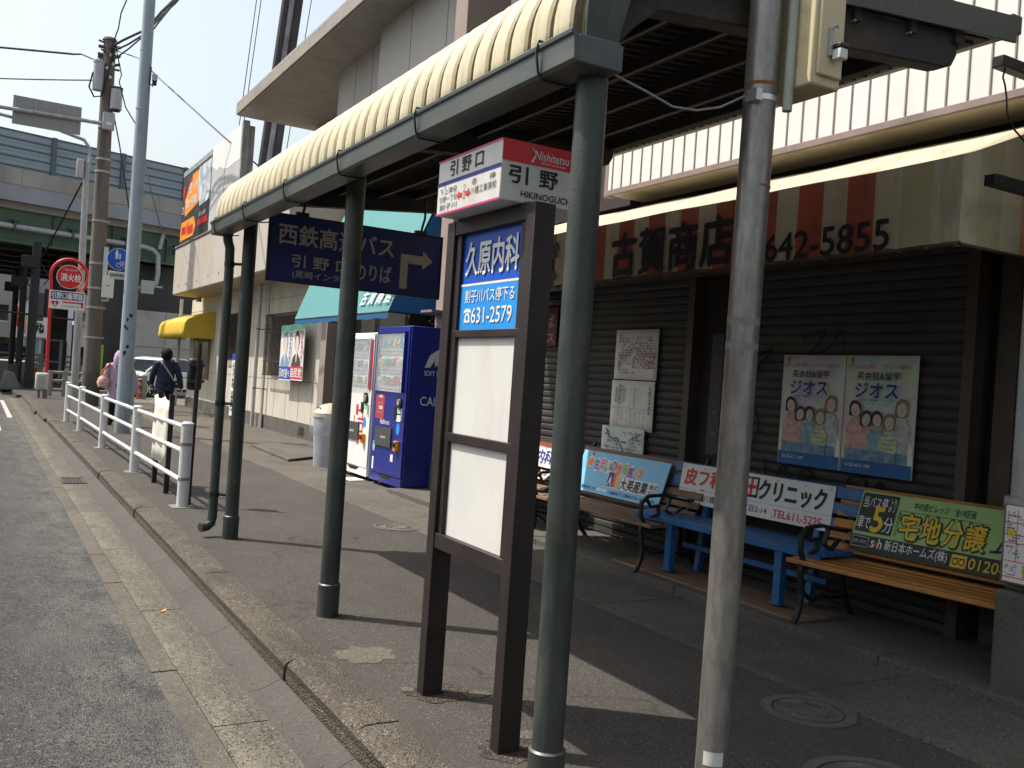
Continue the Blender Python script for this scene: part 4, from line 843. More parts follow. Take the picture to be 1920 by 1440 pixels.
q.rows([[(4.62 + (rr + .03 * math.sin(k * 3.1 + rr * 30)) * math.cos(k * .5236), 13.35 + (rr + .03 * math.sin(k * 2.3 + z * 9)) * math.sin(k * .5236), z) for k in range(13)] for z, rr in ((.79, .25), (.72, .265), (.62, .275), (.52, .27), (.47, .25))]); q.build('plastic_bag', tb)
q = MB(PAPER); q.obox((4.42, 11.7, .015), (.22, .05, 0), (-.02, .3, 0), (0, 0, .006)); tag(q.build('flattened_paper'), 'crumpled grey paper lying on the ground before the vending machines', 'litter')

# teal awning over the vending machines
ta = thing('teal_awning', (4.9, 13.1, 2.25), 'plain teal awning with small white shop name above the vending machines', 'awning')
bx = lambda z: 4.53 + (z - 2.25) / 2.45
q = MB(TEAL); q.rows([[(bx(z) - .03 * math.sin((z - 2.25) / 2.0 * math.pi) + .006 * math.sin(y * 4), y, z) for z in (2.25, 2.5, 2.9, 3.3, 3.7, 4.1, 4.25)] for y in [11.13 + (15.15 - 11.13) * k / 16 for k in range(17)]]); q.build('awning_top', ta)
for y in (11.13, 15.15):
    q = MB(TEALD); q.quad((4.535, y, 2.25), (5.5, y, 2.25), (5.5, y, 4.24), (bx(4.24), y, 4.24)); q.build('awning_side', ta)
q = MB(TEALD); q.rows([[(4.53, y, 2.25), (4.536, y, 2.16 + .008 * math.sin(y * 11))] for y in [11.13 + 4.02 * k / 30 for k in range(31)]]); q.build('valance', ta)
q = MB(BLACK); q.tube([(4.54, 11.14, 2.24), (4.54, 15.14, 2.24)], .015, 6); q.tube([(4.54, 11.14, 2.24), (5.5, 11.14, 2.24)], .012, 6); q.build('awning_frame', ta)
sv = Vector((1 / 2.45, 0, 1)).normalized(); q = MB(WHITEP).plane(Vector((bx(2.36) - .035, 12.25, 2.36)), YM, sv)
for k, ch in enumerate('古賀商店'): q.text(ch, .02 + k * .29, 0, .20, .22, .02, .0, .05)
q.build('lettering', ta, smooth=False)

# ---------------------------------------------------------------- two storey house with deep eaves
hb = thing('house', (8, 15, 0), 'two storey grey house with deep flat eaves above the vending machines', 'house')
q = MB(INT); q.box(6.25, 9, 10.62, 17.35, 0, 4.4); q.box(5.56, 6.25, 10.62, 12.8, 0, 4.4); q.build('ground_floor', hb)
q = MB(HWALL); q.box(5.9, 9, 10.62, 15.7, 4.4, 7.57); q.box(6.12, 9, 15.7, 18.5, 3.6, 7.57); q.build('upper_wall', hb)
q = MB(HBRN); q.box(7.15, 12, 18.5, 23.1, 3.0, 7.57); q.box(6.0, 6.3, 17.9, 18.6, 3.0, 5.2); q.build('rear_wall', hb)
q = MB(SEAM)
for y in (11.6, 12.9, 14.3): q.box(5.894, 5.9, y, y + .012, 4.4, 7.57)
for y in (16.6, 17.5): q.box(6.114, 6.12, y, y + .012, 4.4, 7.57)
q.build('panel_joint', hb)
q = MB(EAVE); q.box(5.2, 12, 8.6, 23.5, 7.6, 7.88); q.box(5.24, 12, 8.6, 23.46, 7.572, 7.5995); q.build('eaves', hb, bevel=.01)
q = MB(STEEL); q.tube([(7.1, 20.3, 7.4), (7.1, 20.3, 7.2), (7.13, 20.3, 7.15)], .03, 8); q.box(5.198, 5.201, 8.6, 23.5, 7.84, 7.885); q.build('eaves_trim', hb)
q = MB(PIPE); q.tube([(5.85, 17.7, 3.1), (5.85, 17.7, 5.5)], .05, 10); q.tube([(5.75, 17.95, 3.1), (5.75, 17.95, 5.5)], .03, 10); q.build('vent_pipe', hb)
q = MB(PINK); q.box(5.72, 5.9, 17.02, 17.35, .0, 2.75); q.build('door_jamb', hb)

# ---------------------------------------------------------------- single storey cream building with parapet
cb = thing('cream_building', (7, 24, 0), 'single storey cream building with blank projecting parapet beside the pavement', 'building')
q = MB(CWALL); q.box(5.9, 11, 17.36, 31, .32, 3.40); q.build('wall', cb)
q = MB(DCONC); q.box(5.86, 10.9, 17.38, 30.95, -.1, .319); q.m(INT).box(5.852, 5.861, 18.5, 18.8, .08, .24); q.m(CONC).box(5.84, 5.858, 21.6, 22.3, 0, .31); q.build('plinth', cb)
q = MB(SEAM)
for z in (1.16, 2.40, 3.0): q.box(5.896, 5.9, 17.37, 31, z, z + .012)
for y in (18.2, 19.1, 20.05, 20.95, 21.9, 23.2, 25, 26.5): q.box(5.8965, 5.9, y, y + .012, .33, 3.38)
q.build('siding_joint', cb)
q = MB(PLAST); q.box(5.02, 11, 17.6, 29.5, 3.42, 4.80); q.m(SOFF).box(5.03, 5.9, 17.61, 29.49, 3.401, 3.4195); q.m(CONC).box(4.99, 5.2, 17.58, 29.53, 4.80, 4.85); q.build('parapet', cb, bevel=.01)
q = MB(M('wall_crack', (.2, .17, .14), .9)); pts = [(5.017, 28.5, 4.75), (5.017, 27.9, 4.45), (5.017, 27.1, 4.1), (5.017, 26.6, 3.85), (5.017, 26.0, 3.62)]
q.tube(pts, .008, 5); q.tube([(5.017, 22.4, 4.7), (5.017, 22.1, 4.3), (5.017, 22.0, 4.0)], .006, 5)
for y, z in ((28.6, 3.62), (27.5, 3.6), (26, 3.6), (24.6, 3.65), (23.4, 3.62)): q.box(5.008, 5.018, y - .025, y + .025, z, z + .05)
q.build('crack', cb)
for y, x, r_ in ((22.1, 5.74, .045), (21.6, 5.82, .028), (30.9, 5.55, .05)):
    q = MB(PIPE); q.tube([(x, y, 3.4), (x, y, .02)], r_, 10); p_ = q.build('downpipe', cb)
    for z in (.9, 2.3): q2 = MB(MATS['rust']); q2.tube([(x, y, z), (x, y, z + .03)], r_ + .006, 10); q2.box(x, 5.9, y - .01, y + .01, z, z + .02); q2.build('bracket', p_)
wn_ = MB(M('dim_window_pane', (.16, .14, .125), .3)); wn_.box(5.88, 5.898, 18.98, 21.40, 1.28, 2.60); wf = wn_.build('window', cb)
GRL = M('dark_brown_grille', (.05, .032, .028), .5, .2, .2)
q = MB(GRL)
for k in range(25): q.box(5.72, 5.735, 18.98 + k * .0995, 19.0 + k * .0995, 1.24, 2.62)
for z in (1.24, 1.55, 2.2, 2.6): q.box(5.715, 5.74, 18.96, 21.42, z, z + .03)
for y in (18.96, 21.40):
    for z in (1.24, 2.6): q.box(5.74, 5.9, y, y + .02, z, z + .02)
q.build('grille', wf)
wn_ = MB(INT); wn_.box(5.88, 5.898, 23.9, 25.6, 1.6, 2.75); wf = wn_.build('window', cb)
q = MB(GRL)
for k in range(18): q.box(5.80, 5.815, 23.9 + k * .1, 23.93 + k * .1, 1.56, 2.78)
q.box(5.797, 5.818, 23.88, 25.62, 1.54, 1.58); q.build('grille', wf)
q = MB(M('brown_window_frame', (.16, .09, .04), .6)); q.box(5.87, 5.899, 27.9, 30.2, .95, 2.3); q.m(CGLASS).box(5.865, 5.871, 28.1, 28.9, 1.05, 2.2).box(5.865, 5.871, 29.1, 30.0, 1.05, 2.2); q.build('window', cb)
q = MB(STEEL); q.tube([(5.7, 29.0, 3.38), (5.7, 29.0, 3.25)], .08, 10); q.build('soffit_lamp', cb)
# election posters on the grille
for k, (y, band, label) in enumerate(((19.93, BLUE, 'left one of two election posters on the window grille, blue lower band'), (19.12, RED, 'right one of two election posters on the window grille, red lower band'))):
    t = thing('election_poster', (5.68, y - .42, 1.2), label, 'poster', 'election posters on the grille')
    q = MB(WHITEP); q.box(5.685, 5.70, y - .84, y, 1.17 + .02 * k, 2.34 + .02 * k); q.build('sheet', t)
    q = MB(M('green_band', (.12, .5, .3), .6)).plane((5.681, y, 1.17 + .02 * k), YM, ZP)
    q.r(0, 1.05, .84, 1.16); q.m(band).r(.02, .03, .82, .29); q.m(PH if k else PJ).poly([(.06, .29), (.70, .29), (.62, .45), (.48, .55), (.3, .55), (.12, .45)], .001).ell(.38, .80, .16, .23, .0015); q.m(PF).ell(.38, .74, .125, .19, .002)
    q.m(WHITEP).text('自民党' if k else '日本を前へ', .06, .06, .72, .2, .03, .002).text('政策', .3, 1.07, .25, .07, .0, .002); q.m(RED if k else BLUE).vtext('日本を守り抜く', .66, .34, .11, .68, .02, .001); q.m(BLACKP).marks(.1, .97, .75, 1.04, 2, .6, .001, k)
    q.m(WHITEP).poly([(.34, .55), (.42, .55), (.4, .38), (.36, .38)], .002); q.build('print', t, smooth=False)
# narrow standing sign by the wall
vb = thing('standing_sign', (5.75, 24.2, 0), 'narrow white vertical sign with black writing leaning by the cream wall', 'sign')
q = MB(WHITEP); q.box(5.72, 5.745, 24.0, 24.36, .12, 1.72); q.m(STEEL).box(5.746, 5.77, 24.02, 24.05, 0, 1.6).box(5.746, 5.77, 24.3, 24.33, 0, 1.6); q.build('panel', vb)
q = MB(BLUE).plane((5.717, 24.36, .12), YM, ZP); q.r(0, 1.43, .36, 1.6); q.m(BLACKP).vtext('よろず修理', .08, .72, .2, .66, .02).vtext('店舗募集中', .08, .1, .2, .55, .02); q.build('lettering', vb, smooth=False)
# yellow awning
ya = thing('yellow_awning', (5.5, 29.5, 2.2), 'bright yellow rounded awning on the cream building wall', 'awning')
pr = [(5.9, 2.93), (5.6, 2.84), (5.3, 2.73), (5.13, 2.64), (5.06, 2.52), (5.04, 2.3), (5.03, 2.12)]
q = MB(YEL); q.rows([[(x - .01 * math.sin(y * 5), y, z + .006 * math.sin(y * 6 + x * 4)) for x, z in pr] for y in [27.45 + 4.2 * k / 14 for k in range(15)]]); q.build('awning_top', ya, solid=.004)
for y in (27.45, 31.65):
    q = MB(YEL); q.quad(*[(x, y, z) for x, z in pr + [(5.9, 2.12)]]); q.build('awning_side', ya)
q = MB(BLACK); q.tube([(5.05, 27.47, 2.13), (5.88, 27.47, 2.13)], .015, 6); q.tube([(5.05, 27.47, 2.13), (5.05, 31.6, 2.13)], .015, 6); q.build('awning_frame', ya)
# billboard on the parapet roof
bb = thing('billboard', (5.25, 26.3, 4.85), 'large rooftop billboard, half orange and black advert, half blank torn white', 'billboard')
q = MB(M('billboard_black', (.03, .028, .028), .5)); q.box(5.2, 5.34, 25.9, 29.95, 4.98, 7.05); q.build('advert_panel', bb)
TORN = M('torn_white_sheet', (.40, .41, .41), .8, 0, .04, 2, dirt=(.28, .29, .30), da=.4, ds=1)
q = MB(TORN); q.box(5.2, 5.34, 22.75, 25.9, 4.98, 7.25); q.m(WHITEP)
pts = [(25.9, 6.72), (25.6, 6.62), (25.2, 6.5), (24.9, 6.55), (24.4, 6.4), (23.9, 6.36), (23.3, 6.38), (22.76, 6.37)]
q.quad(*([(5.196, y, z) for y, z in pts] + [(5.196, 22.76, 7.24), (5.196, 25.9, 7.24)])); q.m(SEAM).box(5.194, 5.2, 24.3, 24.306, 5, 7.2); q.build('blank_panel', bb)
q = MB(STEEL); q.box(5.2, 5.36, 22.65, 22.745, 4.82, 7.3); q.box(5.36, 5.5, 22.7, 22.8, 4.82, 7.2); q.box(5.19, 5.36, 25.91, 29.96, 7.05, 7.2)
for y in (24, 26, 28, 29.8): q.tube([(5.36, y, 6.8), (6.6, y, 4.85)], .04, 8)
q.build('steel_frame', bb)
q = MB(ORNG).plane((5.194, 29.95, 4.98), YM, ZP)
q.poly([(.6, .80), (2.35, .98), (2.7, 1.1), (2.7, 1.95), (1.5, 1.95), (.45, 1.3)]).poly([(.03, .1), (2.0, .1), (2.3, .36), (2.0, .66), (.1, .66)])
q.m(M('billboard_photo', (.45, .5, .55), .6, 0, .5, 2.2, dirt=(.06, .09, .15), da=.9, ds=2.5)).poly([(2.7, .85), (4.0, .9), (4.0, 2.0), (2.4, 2.0), (2.3, 1.5)], .002)
q.m(WHITEP).text('大型・トラック', .95, 1.42, 1.7, .3, .03, .004).text('重機・特殊車', .75, 1.02, 1.5, .28, .03, .004); q.m(RED).text('高価買取', .9, 1.76, .6, .12, .02, .004).text('買取店', .25, .25, .65, .26, .03, .004).text('Nana', 1.0, .2, .95, .36, .05, .004).ell(.28, 1.6, .16, .18, .002).r(2.6, .3, 3.9, .48, .002)
q.m(WHITEP).text('093-000', 2.7, .55, .9, .12, .0, .002).marks(.12, .9, .5, 1.15, 3, .7, .002, 4); q.build('lettering', bb, smooth=False)
tw = thing('steel_mast', (15.8, 60, 0), 'tall dark streaked mast rising behind the grey house', 'mast')
q = MB(M('streaked_dark_steel', (.05, .04, .045), .7, .2, .3, 3, dirt=(.09, .08, .08), da=.6, ds=2, dst=(1, 1, .3))); q.tube([(14.0, 60, 0), (17.05, 60, 40)], .24, 10); q.tube([(14.85, 60, 0), (17.9, 60, 40)], .26, 10); q.m(M('streaky_pale_sheet', (.42, .42, .44), .7, 0, .2, 1, dirt=(.12, .10, .11), da=.9, ds=1.2, dst=(2, 1, .25))); q.prism([(14.0, 60.1, 0), (14.85, 60.1, 0), (17.9, 60.1, 40), (17.05, 60.1, 40)], (0, .1, 0)); q.build('shaft', tw)
q = MB(BLACK)
for d in (-2.2, -1.9, 1.5): q.tube([(14.7 + d * .8, 60, 8), (16.9 + d, 60, 34)], .03, 5)
q.build('stay_cable', tw)

# ---------------------------------------------------------------- white pedestrian fence and what stands by it
gf = thing('guard_fence', (1.8, 15, 0), 'white tubular pedestrian fence along the kerb', 'fence')
fp = [(1.83, 9.45), (1.79, 12.38), (1.765, 15.58), (1.75, 18.98), (1.72, 21.55)]
for x, y in fp:
    q = MB(WHITEF); q.tube([(x, y, 0), (x, y, .82), (x, y, .835)], [.057, .057, .04], 16); q.tube([(x, y, .805), (x, y, .82)], .062, 16); q.m(CONC).box(x - .11, x + .11, y - .12, y + .12, -.05, .006); q.build('post', gf)
for z in (.775, .535, .245):
    q = MB(WHITEF); q.tube([(x, y, z) for x, y in fp], .024, 10); q.build('rail', gf)
q = MB(MATS['grey_cable']); q.tube([(1.83, 9.45, .26), (1.83, 9.45, .29)], .061, 12); q.tube([(1.83, 9.45, .60), (1.83, 9.45, .63)], .061, 12); q.build('tie_band', gf)
nb_ = thing('notice_board', (1.95, 10.9, 0), 'pale sheet board on two dark stakes behind the white fence', 'notice board')
for x, y in ((1.86, 11.32), (1.84, 10.42)): q = MB(BROWN); q.box(x - .025, x + .025, y - .025, y + .025, -.02, 1.06); q.build('stake', nb_)
q = MB(M('wrinkled_sheet', (.60, .57, .50), .8, 0, .06, 4, .4, 9)); q.rows([[(1.812 + .012 * math.sin(k * 1.3) + .006 * math.sin(j * 2.0), 11.33 - .93 * k / 10, .30 + .71 * j / 5 + (.02 * math.sin(k * 1.1) if j == 5 else 0)) for k in range(11)] for j in range(6)]); q.build('sheet', nb_, solid=.004)
sp = thing('signal_post', (1.90, 9.55, 0), 'dark post carrying a small rounded black box beside the last fence post', 'post')
q = MB(BROWN); q.tube([(1.90, 9.52, 0), (1.93, 9.62, 1.6)], .023, 10); q.build('pole', sp)
q = MB(BLACK); q.box(1.84, 1.98, 9.63, 9.74, 1.14, 1.46); bx_ = q.build('box', sp, bevel=.03)
q = MB(M('dark_band', (.05, .05, .05), .4)); 
for z in (1.22, 1.38): q.box(1.83, 1.99, 9.605, 9.632, z, z + .03)
q.build('band', bx_)

# ---------------------------------------------------------------- poles
tp = thing('lamp_pole', (2.45, 18.8, 0), 'tall slim pale grey pole with dark scuffs beside the fence', 'lamp pole')
q = MB(GREYPAINT); q.tube([(2.46, 18.8, -.05), (2.44, 18.8, 5), (2.42, 18.8, 12)], [.14, .118, .09], 24); q.build('shaft', tp)
q = MB(STEEL); q.tube([(2.45, 18.8, 3.5), (2.45, 18.8, 3.52)], .127, 24); q.tube([(2.43, 18.8, 6.1), (2.43, 18.8, 6.13)], .116, 24); q.tube([(2.43, 18.8, 7.2), (2.43, 18.8, 7.22)], .11, 24); q.build('joint_band', tp)
q = MB(GREYPAINT); q.box(2.56, 2.62, 18.70, 18.78, .35, 1.18); q.build('cable_cover', tp, bevel=.01)
q = MB(M('scuff_grey', (.05, .05, .055), .8)); rd = random.Random(4)
for z, a in ((2.12, -.04), (1.98, -.09), (1.95, -.06), (1.62, -.02), (1.5, -.07), (2.2, .0)):
    for k in range(4): q.box(2.45 + a + rd.uniform(-.02, .02), 2.45 + a + rd.uniform(.0, .04), 18.665, 18.68, z + rd.uniform(-.03, .02), z + rd.uniform(.02, .05))
q.build('scuff', tp)
rs = thing('round_sign', (2.23, 18.95, 3.2), 'blue round pedestrian and bicycle path sign on the pale grey pole', 'sign')
q = MB(BLUE); q.tube([(2.225, 19.0, 3.27), (2.225, 18.988, 3.27)], .2, 32); q.m(WHITEP).tube([(2.225, 19.003, 3.27), (2.225, 18.99, 3.27)], .208, 32); q.m(STEEL).box(2.2, 2.45, 19.0, 19.02, 3.2, 3.23); q.build('disc', rs)
q = MB(WHITEP).plane((2.025, 18.985, 3.07), XP, ZP)
def bike(q, a, b_, r_):
    for c_ in (a, a + r_ * 2.4):
        for k in range(16):
            t0, t1 = k / 16 * 6.283, (k + 1) / 16 * 6.283; q.poly([(c_ + r_ * math.cos(t0), b_ + r_ * math.sin(t0)), (c_ + r_ * math.cos(t1), b_ + r_ * math.sin(t1)), (c_ + .8 * r_ * math.cos(t1), b_ + .8 * r_ * math.sin(t1)), (c_ + .8 * r_ * math.cos(t0), b_ + .8 * r_ * math.sin(t0))])
    line(q, [(a, b_), (a + r_ * .8, b_ + r_ * 1.3), (a + r_ * 2, b_ + r_ * 1.3), (a + r_ * 2.4, b_)], .004); line(q, [(a + r_ * .8, b_ + r_ * 1.3), (a + r_ * 1.2, b_), (a + r_ * 2, b_ + r_ * 1.3), (a + r_ * 1.9, b_ + r_ * 1.8)], .004); line(q, [(a + r_ * .6, b_ + r_ * 1.6), (a + r_ * 1, b_ + r_ * 1.6)], .005)
bike(q, .2, .09, .045)
for a, b_, s_ in ((.16, .20, 1), (.215, .20, .62)):
    q.ell(a, b_ + .155 * s_, .017 * s_, .02 * s_).poly([(a - .03 * s_, b_ + .13 * s_), (a + .03 * s_, b_ + .13 * s_), (a + .02 * s_, b_ + .06 * s_), (a + .022 * s_, b_), (a + .004, b_), (a, b_ + .05 * s_), (a - .004, b_), (a - .022 * s_, b_), (a - .02 * s_, b_ + .06 * s_)])
q.build('pictogram', rs, smooth=False)
q = MB(M('plate_cream', (.6, .57, .48), .6)); q.box(2.06, 2.43, 18.985, 19.0, 2.89, 3.035); pp = q.build('plate', rs, bevel=.015)
q = MB(BLACKP).plane((2.06, 18.981, 2.89), XP, ZP); q.text('自転車通行可', .03, .045, .31, .06, .01); q.build('lettering', pp, smooth=False)

up = thing('utility_pole', (2.85, 28.8, 0), 'brown concrete utility pole hung with transformers and cables', 'utility pole')
q = MB(POLEC); q.tube([(2.86, 28.8, 0), (2.85, 28.8, 1.0), (2.80, 28.8, 6), (2.755, 28.8, 10.35)], [.232, .228, .195, .163], 24); q.tube([(2.755, 28.8, 10.35), (2.755, 28.8, 10.42)], [.2, .17], 20); q.build('shaft', up)
q = MB(DCONC); q.tube([(2.865, 28.8, -.02), (2.858, 28.8, .95)], .238, 24); q.build('sleeve', up)
q = MB(STEEL)
for z in (1.9, 2.75, 3.3, 4.0, 5.2, 6.6, 6.95, 7.85): q.tube([(2.86 - z * .0102, 28.8, z), (2.86 - z * .0102, 28.8, z + .06)], (.246 - z * .0068), 20); q.box(3.04 - z * .02, 3.16 - z * .02, 28.72, 28.8, z, z + .06)
q.build('band', up)
q = MB(M('transformer_grey', (.40, .41, .42), .5, 0, .08, 4)); q.tube([(2.50, 28.62, 8.85), (2.50, 28.62, 9.62)], .14, 18); q.tube([(2.50, 28.62, 9.62), (2.50, 28.62, 9.68)], .155, 18); q.build('transformer', up)
q = MB(MATS['transformer_grey']); q.tube([(2.99, 28.5, 8.38), (2.99, 28.5, 8.95)], .155, 18); q.m(BLACK).tube([(2.99, 28.5, 8.95), (2.99, 28.5, 9.0)], .165, 18).tube([(2.99, 28.5, 8.33), (2.99, 28.5, 8.38)], .12, 12); q.build('transformer', up)
q = MB(MATS['transformer_grey']); q.box(2.68, 2.98, 28.42, 28.58, 7.78, 8.25); q.m(PAPER).box(2.76, 2.9, 28.412, 28.42, 7.9, 7.98); q.build('junction_box', up, bevel=.02)
q = MB(M('insulator_dark', (.06, .06, .07), .4)); rd = random.Random(2)
for k in range(16): a = rd.random() * 6.28; z = 9.55 + rd.random() * .7; q.tube([(2.76 + .14 * math.cos(a), 28.75 + .14 * math.sin(a), z), (2.76 + .3 * math.cos(a), 28.75 + .3 * math.sin(a), z + rd.uniform(-.05, .08))], rd.uniform(.025, .05), 8)
q.m(WHITEP)
for k in range(5): q.tube([(2.70 + .05 * k, 28.56, 9.5 - k * .12 + (k % 2) * .5), (2.70 + .05 * k, 28.5, 9.5 - k * .12 + (k % 2) * .5)], .04, 8)
q.build('insulator_cluster', up)
wb = thing('white_cabinet', (3.06, 28.55, 3.4), 'small white cabinet mounted on the side of the brown utility pole', 'cabinet')
q = MB(WHITEP); q.box(2.95, 3.25, 28.45, 28.62, 3.08, 3.70); q.m(FINEK).box(3.06, 3.14, 28.446, 28.45, 3.4, 3.43); q.build('casing', wb, bevel=.02)
q = MB(STEEL); q.tube([(3.12, 28.5, 3.08), (3.12, 28.5, 3.0), (2.95, 28.5, 2.98)], .04, 8); q.build('conduit', wb); q = MB(M('pale_green_plate', (.5, .6, .58), .5)); q.box(2.94, 3.06, 28.5, 28.52, 3.69, 4.5); q.build('backing_plate', wb)
q = MB(BLACK)
def wire(name, pts, r_, label, sag=0, n=14):
    a, b_ = Vector(pts[0]), Vector(pts[-1])
    if len(pts) == 2: pts = [a.lerp(b_, k / n) - Vector((0, 0, sag * 4 * (k / n) * (1 - k / n))) for k in range(n + 1)]
    m_ = MB(BLACK); m_.tube(pts, r_, 6); return tag(m_.build(name), label, 'cable', 'overhead cables')
T0 = (2.8, 28.6, 10.15)
wire('overhead_cable', [T0, (3.0, 28, 10.2), (3.22, 27, 10.14), (3.30, 26.4, 10.06), (3.33, 25, 9.86), (3.25, 23, 9.49), (3.12, 20.5, 8.91), (2.9, 18, 8.26), (2.5, 14, 7.4)], .034, 'thick overhead cable from the utility pole top rising right past the slim grey pole')
wire('overhead_cable', [(2.8, 28.6, 10.0), (3.1, 27.6, 10.0), (3.28, 26.4, 9.93), (3.33, 25, 9.76), (3.27, 23, 9.42), (3.15, 20.5, 8.86), (2.93, 18, 8.22), (2.5, 14, 7.35)], .026, 'second overhead cable close under the thick one')
wire('overhead_cable', [(2.82, 28.6, 9.75), (3.09, 27.5, 9.83), (3.26, 26, 9.79), (3.31, 25, 9.6), (3.23, 23, 9.28), (3.08, 20, 8.72), (2.85, 17, 8.0), (2.5, 14, 7.2)], .022, 'lower overhead cable leaving the pole below the thick pair')
wire('overhead_cable', [(2.6, 28.7, 9.75), (2.45, 28.9, 9.75), (2.1, 29.5, 10.02), (1.9, 29.8, 10.05), (0.07, 30, 9.86), (-9, 31, 9.4)], .03, 'thick dark cable running left from the utility pole top')
wire('overhead_cable', [(2.6, 28.8, 9.2), (-8, 30.6, 8.1)], .018, 'thin cable running left below the thick dark one', .2)
wire('overhead_cable', [(2.85, 28.7, 10.1), (3.4, 27.8, 9.75), (3.77, 26, 8.77), (5.05, 24, 7.12), (5.72, 23.0, 6.33), (7.0, 22.0, 5.5)], .018, 'cable descending right from the pole towards the grey house')
wire('overhead_cable', [(2.95, 28.6, 8.3), (3.1, 28.0, 7.3), (3.48, 28, 5.46), (3.6, 28.2, 4.4)], .02, 'slack cable hanging down right of the utility pole')
rd = random.Random(9)
wire('overhead_cable', [(2.9, 28.4, 10.0), (3.05, 28.2, 9.3), (3.0, 28.2, 9.1), (3.2, 28.1, 8.4), (3.5, 28, 7.93), (3.62, 27, 6.9), (3.75, 26.5, 6.0), (3.98, 26, 5.0), (4.3, 25.6, 4.3)], .017, 'wavy cable dropping behind the slim grey pole')
wire('overhead_cable', [(2.6, 28.6, 9.6), (2.35, 28.6, 9.3), (2.28, 28.6, 8.9), (2.42, 28.6, 8.65), (2.6, 28.6, 8.7), (2.7, 28.5, 9.2), (2.82, 28.5, 9.9)], .025, 'looped cable around the transformers')
wire('overhead_cable', [(2.78, 28.55, 10.1), (2.9, 28.3, 10.6), (2.93, 28.2, 11.0), (3.05, 28.1, 11.4), (3.3, 28, 12.2)], .02, 'wavy cable rising right from the pole top')
wire('overhead_cable', [(2.9, 22, 9.5), (2.75, 21.6, 9.0), (2.7, 21, 8.3), (2.62, 20.5, 7.75), (2.55, 20.2, 7.7), (2.5, 19.5, 8.0), (2.5, 18.9, 8.2)], .025, 'drooping double cable loop beside the slim grey pole top')
wire('overhead_cable', [(2.62, 33, 6.95), (2.3, 36, 6.0), (1.9, 40, 4.9), (1.6, 43, 4.2)], .03, 'dark cable slanting down left towards the underpass')
cn = thing('cable_closure', (2.6, 18.7, 6.7), 'small grey cable closure hanging right of the slim grey pole', 'cable fitting')
q = MB(MATS['transformer_grey']); q.tube([(2.60, 18.7, 6.66), (2.60, 18.7, 6.78)], .05, 10); q.m(BLACK).tube([(2.60, 18.7, 6.58), (2.60, 18.7, 6.66)], .04, 8).tube([(2.45, 18.75, 6.95), (2.53, 18.7, 6.9), (2.52, 18.7, 6.6), (2.58, 18.7, 6.55)], .012, 6); q.build('body', cn)
gs = thing('road_sign', (1.3, 28.8, 7.9), 'back of a grey overhead road sign on a long arm from the utility pole', 'road sign')
q = MB(M('sign_back_grey', (.27, .265, .26), .6, .2, .06, 2)); q.box(.46, 2.14, 28.62, 28.645, 7.52, 8.29); q.build('panel', gs)
q = MB(STEEL)
for x in (.5, 1.0, 1.55, 2.09): q.box(x, x + .025, 28.605, 28.619, 7.52, 8.29)
q.build('rib', gs)
q = MB(STEEL); q.tube([(2.65, 28.6, 7.95), (.2, 28.53, 7.88), (-2.6, 28.45, 7.84)], .055, 12); q.build('arm', gs)
mp2 = thing('light_pole', (2.78, 33, 0), 'galvanised lamp pole with long curved arm just left of the utility pole', 'lamp pole')
q = MB(STEEL); q.tube([(2.80, 33, 0), (2.78, 33, 4), (2.72, 33, 7.6)], [.12, .11, .09], 16); q.build('shaft', mp2)
q = MB(STEEL); q.tube([(2.72, 33, 7.1), (2.80, 33, 7.7), (2.76, 33, 8.1), (2.6, 33, 8.32), (1.85, 33, 8.5), (1.0, 33, 8.6), (.2, 33, 8.67), (-1.5, 33, 8.9)], .055, 12); q.build('arm', mp2)
q = MB(MATS['transformer_grey']); q.box(2.42, 2.62, 32.8, 33.0, 7.08, 7.66); q.m(STEEL).tube([(2.62, 33, 7.3), (2.75, 33, 7.2)], .05, 8); q.build('equipment_box', mp2, bevel=.02)

# ---------------------------------------------------------------- fire hydrant sign, control box
fh = thing('hydrant_sign', (2.0, 32.7, 0), 'red hydrant sign with round hoop and white direction plate on a red post', 'sign')
q = MB(SIGNRED); hoop = [(2.42 + .54 * math.cos(a), 32.7, 3.86 + .56 * math.sin(a)) for a in [math.pi * (1.02 - k / 20 * 1.25) for k in range(21)]]
q.tube([(1.96, 32.7, 0), (1.93, 32.7, 2.0), (1.905, 32.7, 3.7)] + hoop, .05, 12); q.build('post', fh)
q = MB(SIGNRED); q.tube([(2.42, 32.68, 3.86), (2.42, 32.65, 3.86)], .36, 32); q.m(WHITEP).tube([(2.42, 32.685, 3.86), (2.42, 32.66, 3.86)], .38, 32); q.m(SIGNRED).tube([(2.1, 32.7, 4.2), (2.25, 32.7, 4.1)], .03, 6).tube([(2.8, 32.7, 4.2), (2.7, 32.7, 4.1)], .03, 6).tube([(2.72, 32.7, 3.42), (2.65, 32.7, 3.55)], .03, 6); d_ = q.build('disc', fh)
q = MB(WHITEP).plane((2.1, 32.645, 3.5), XP, ZP); q.text('消火栓', .07, .22, .58, .24, .035).text('FIRE HYDRANT', .17, .55, .38, .05, .01); q.build('lettering', d_, smooth=False)
q = MB(WHITEP); q.box(1.88, 2.90, 32.64, 32.66, 2.82, 3.40); pl_ = q.build('plate', fh)
q = MB(NAVY).plane((1.88, 32.637, 2.82), XP, ZP); q.r(.04, .30, .98, .55); q.m(WHITEP).text('引野口循環器', .06, .325, .90, .2, .03, .002); q.m(RED).r(.38, .2, .98, .25).poly([(.92, .25), (.98, .25), (.98, .12), (1.0, .12), (.95, .06), (.9, .12), (.92, .12)])
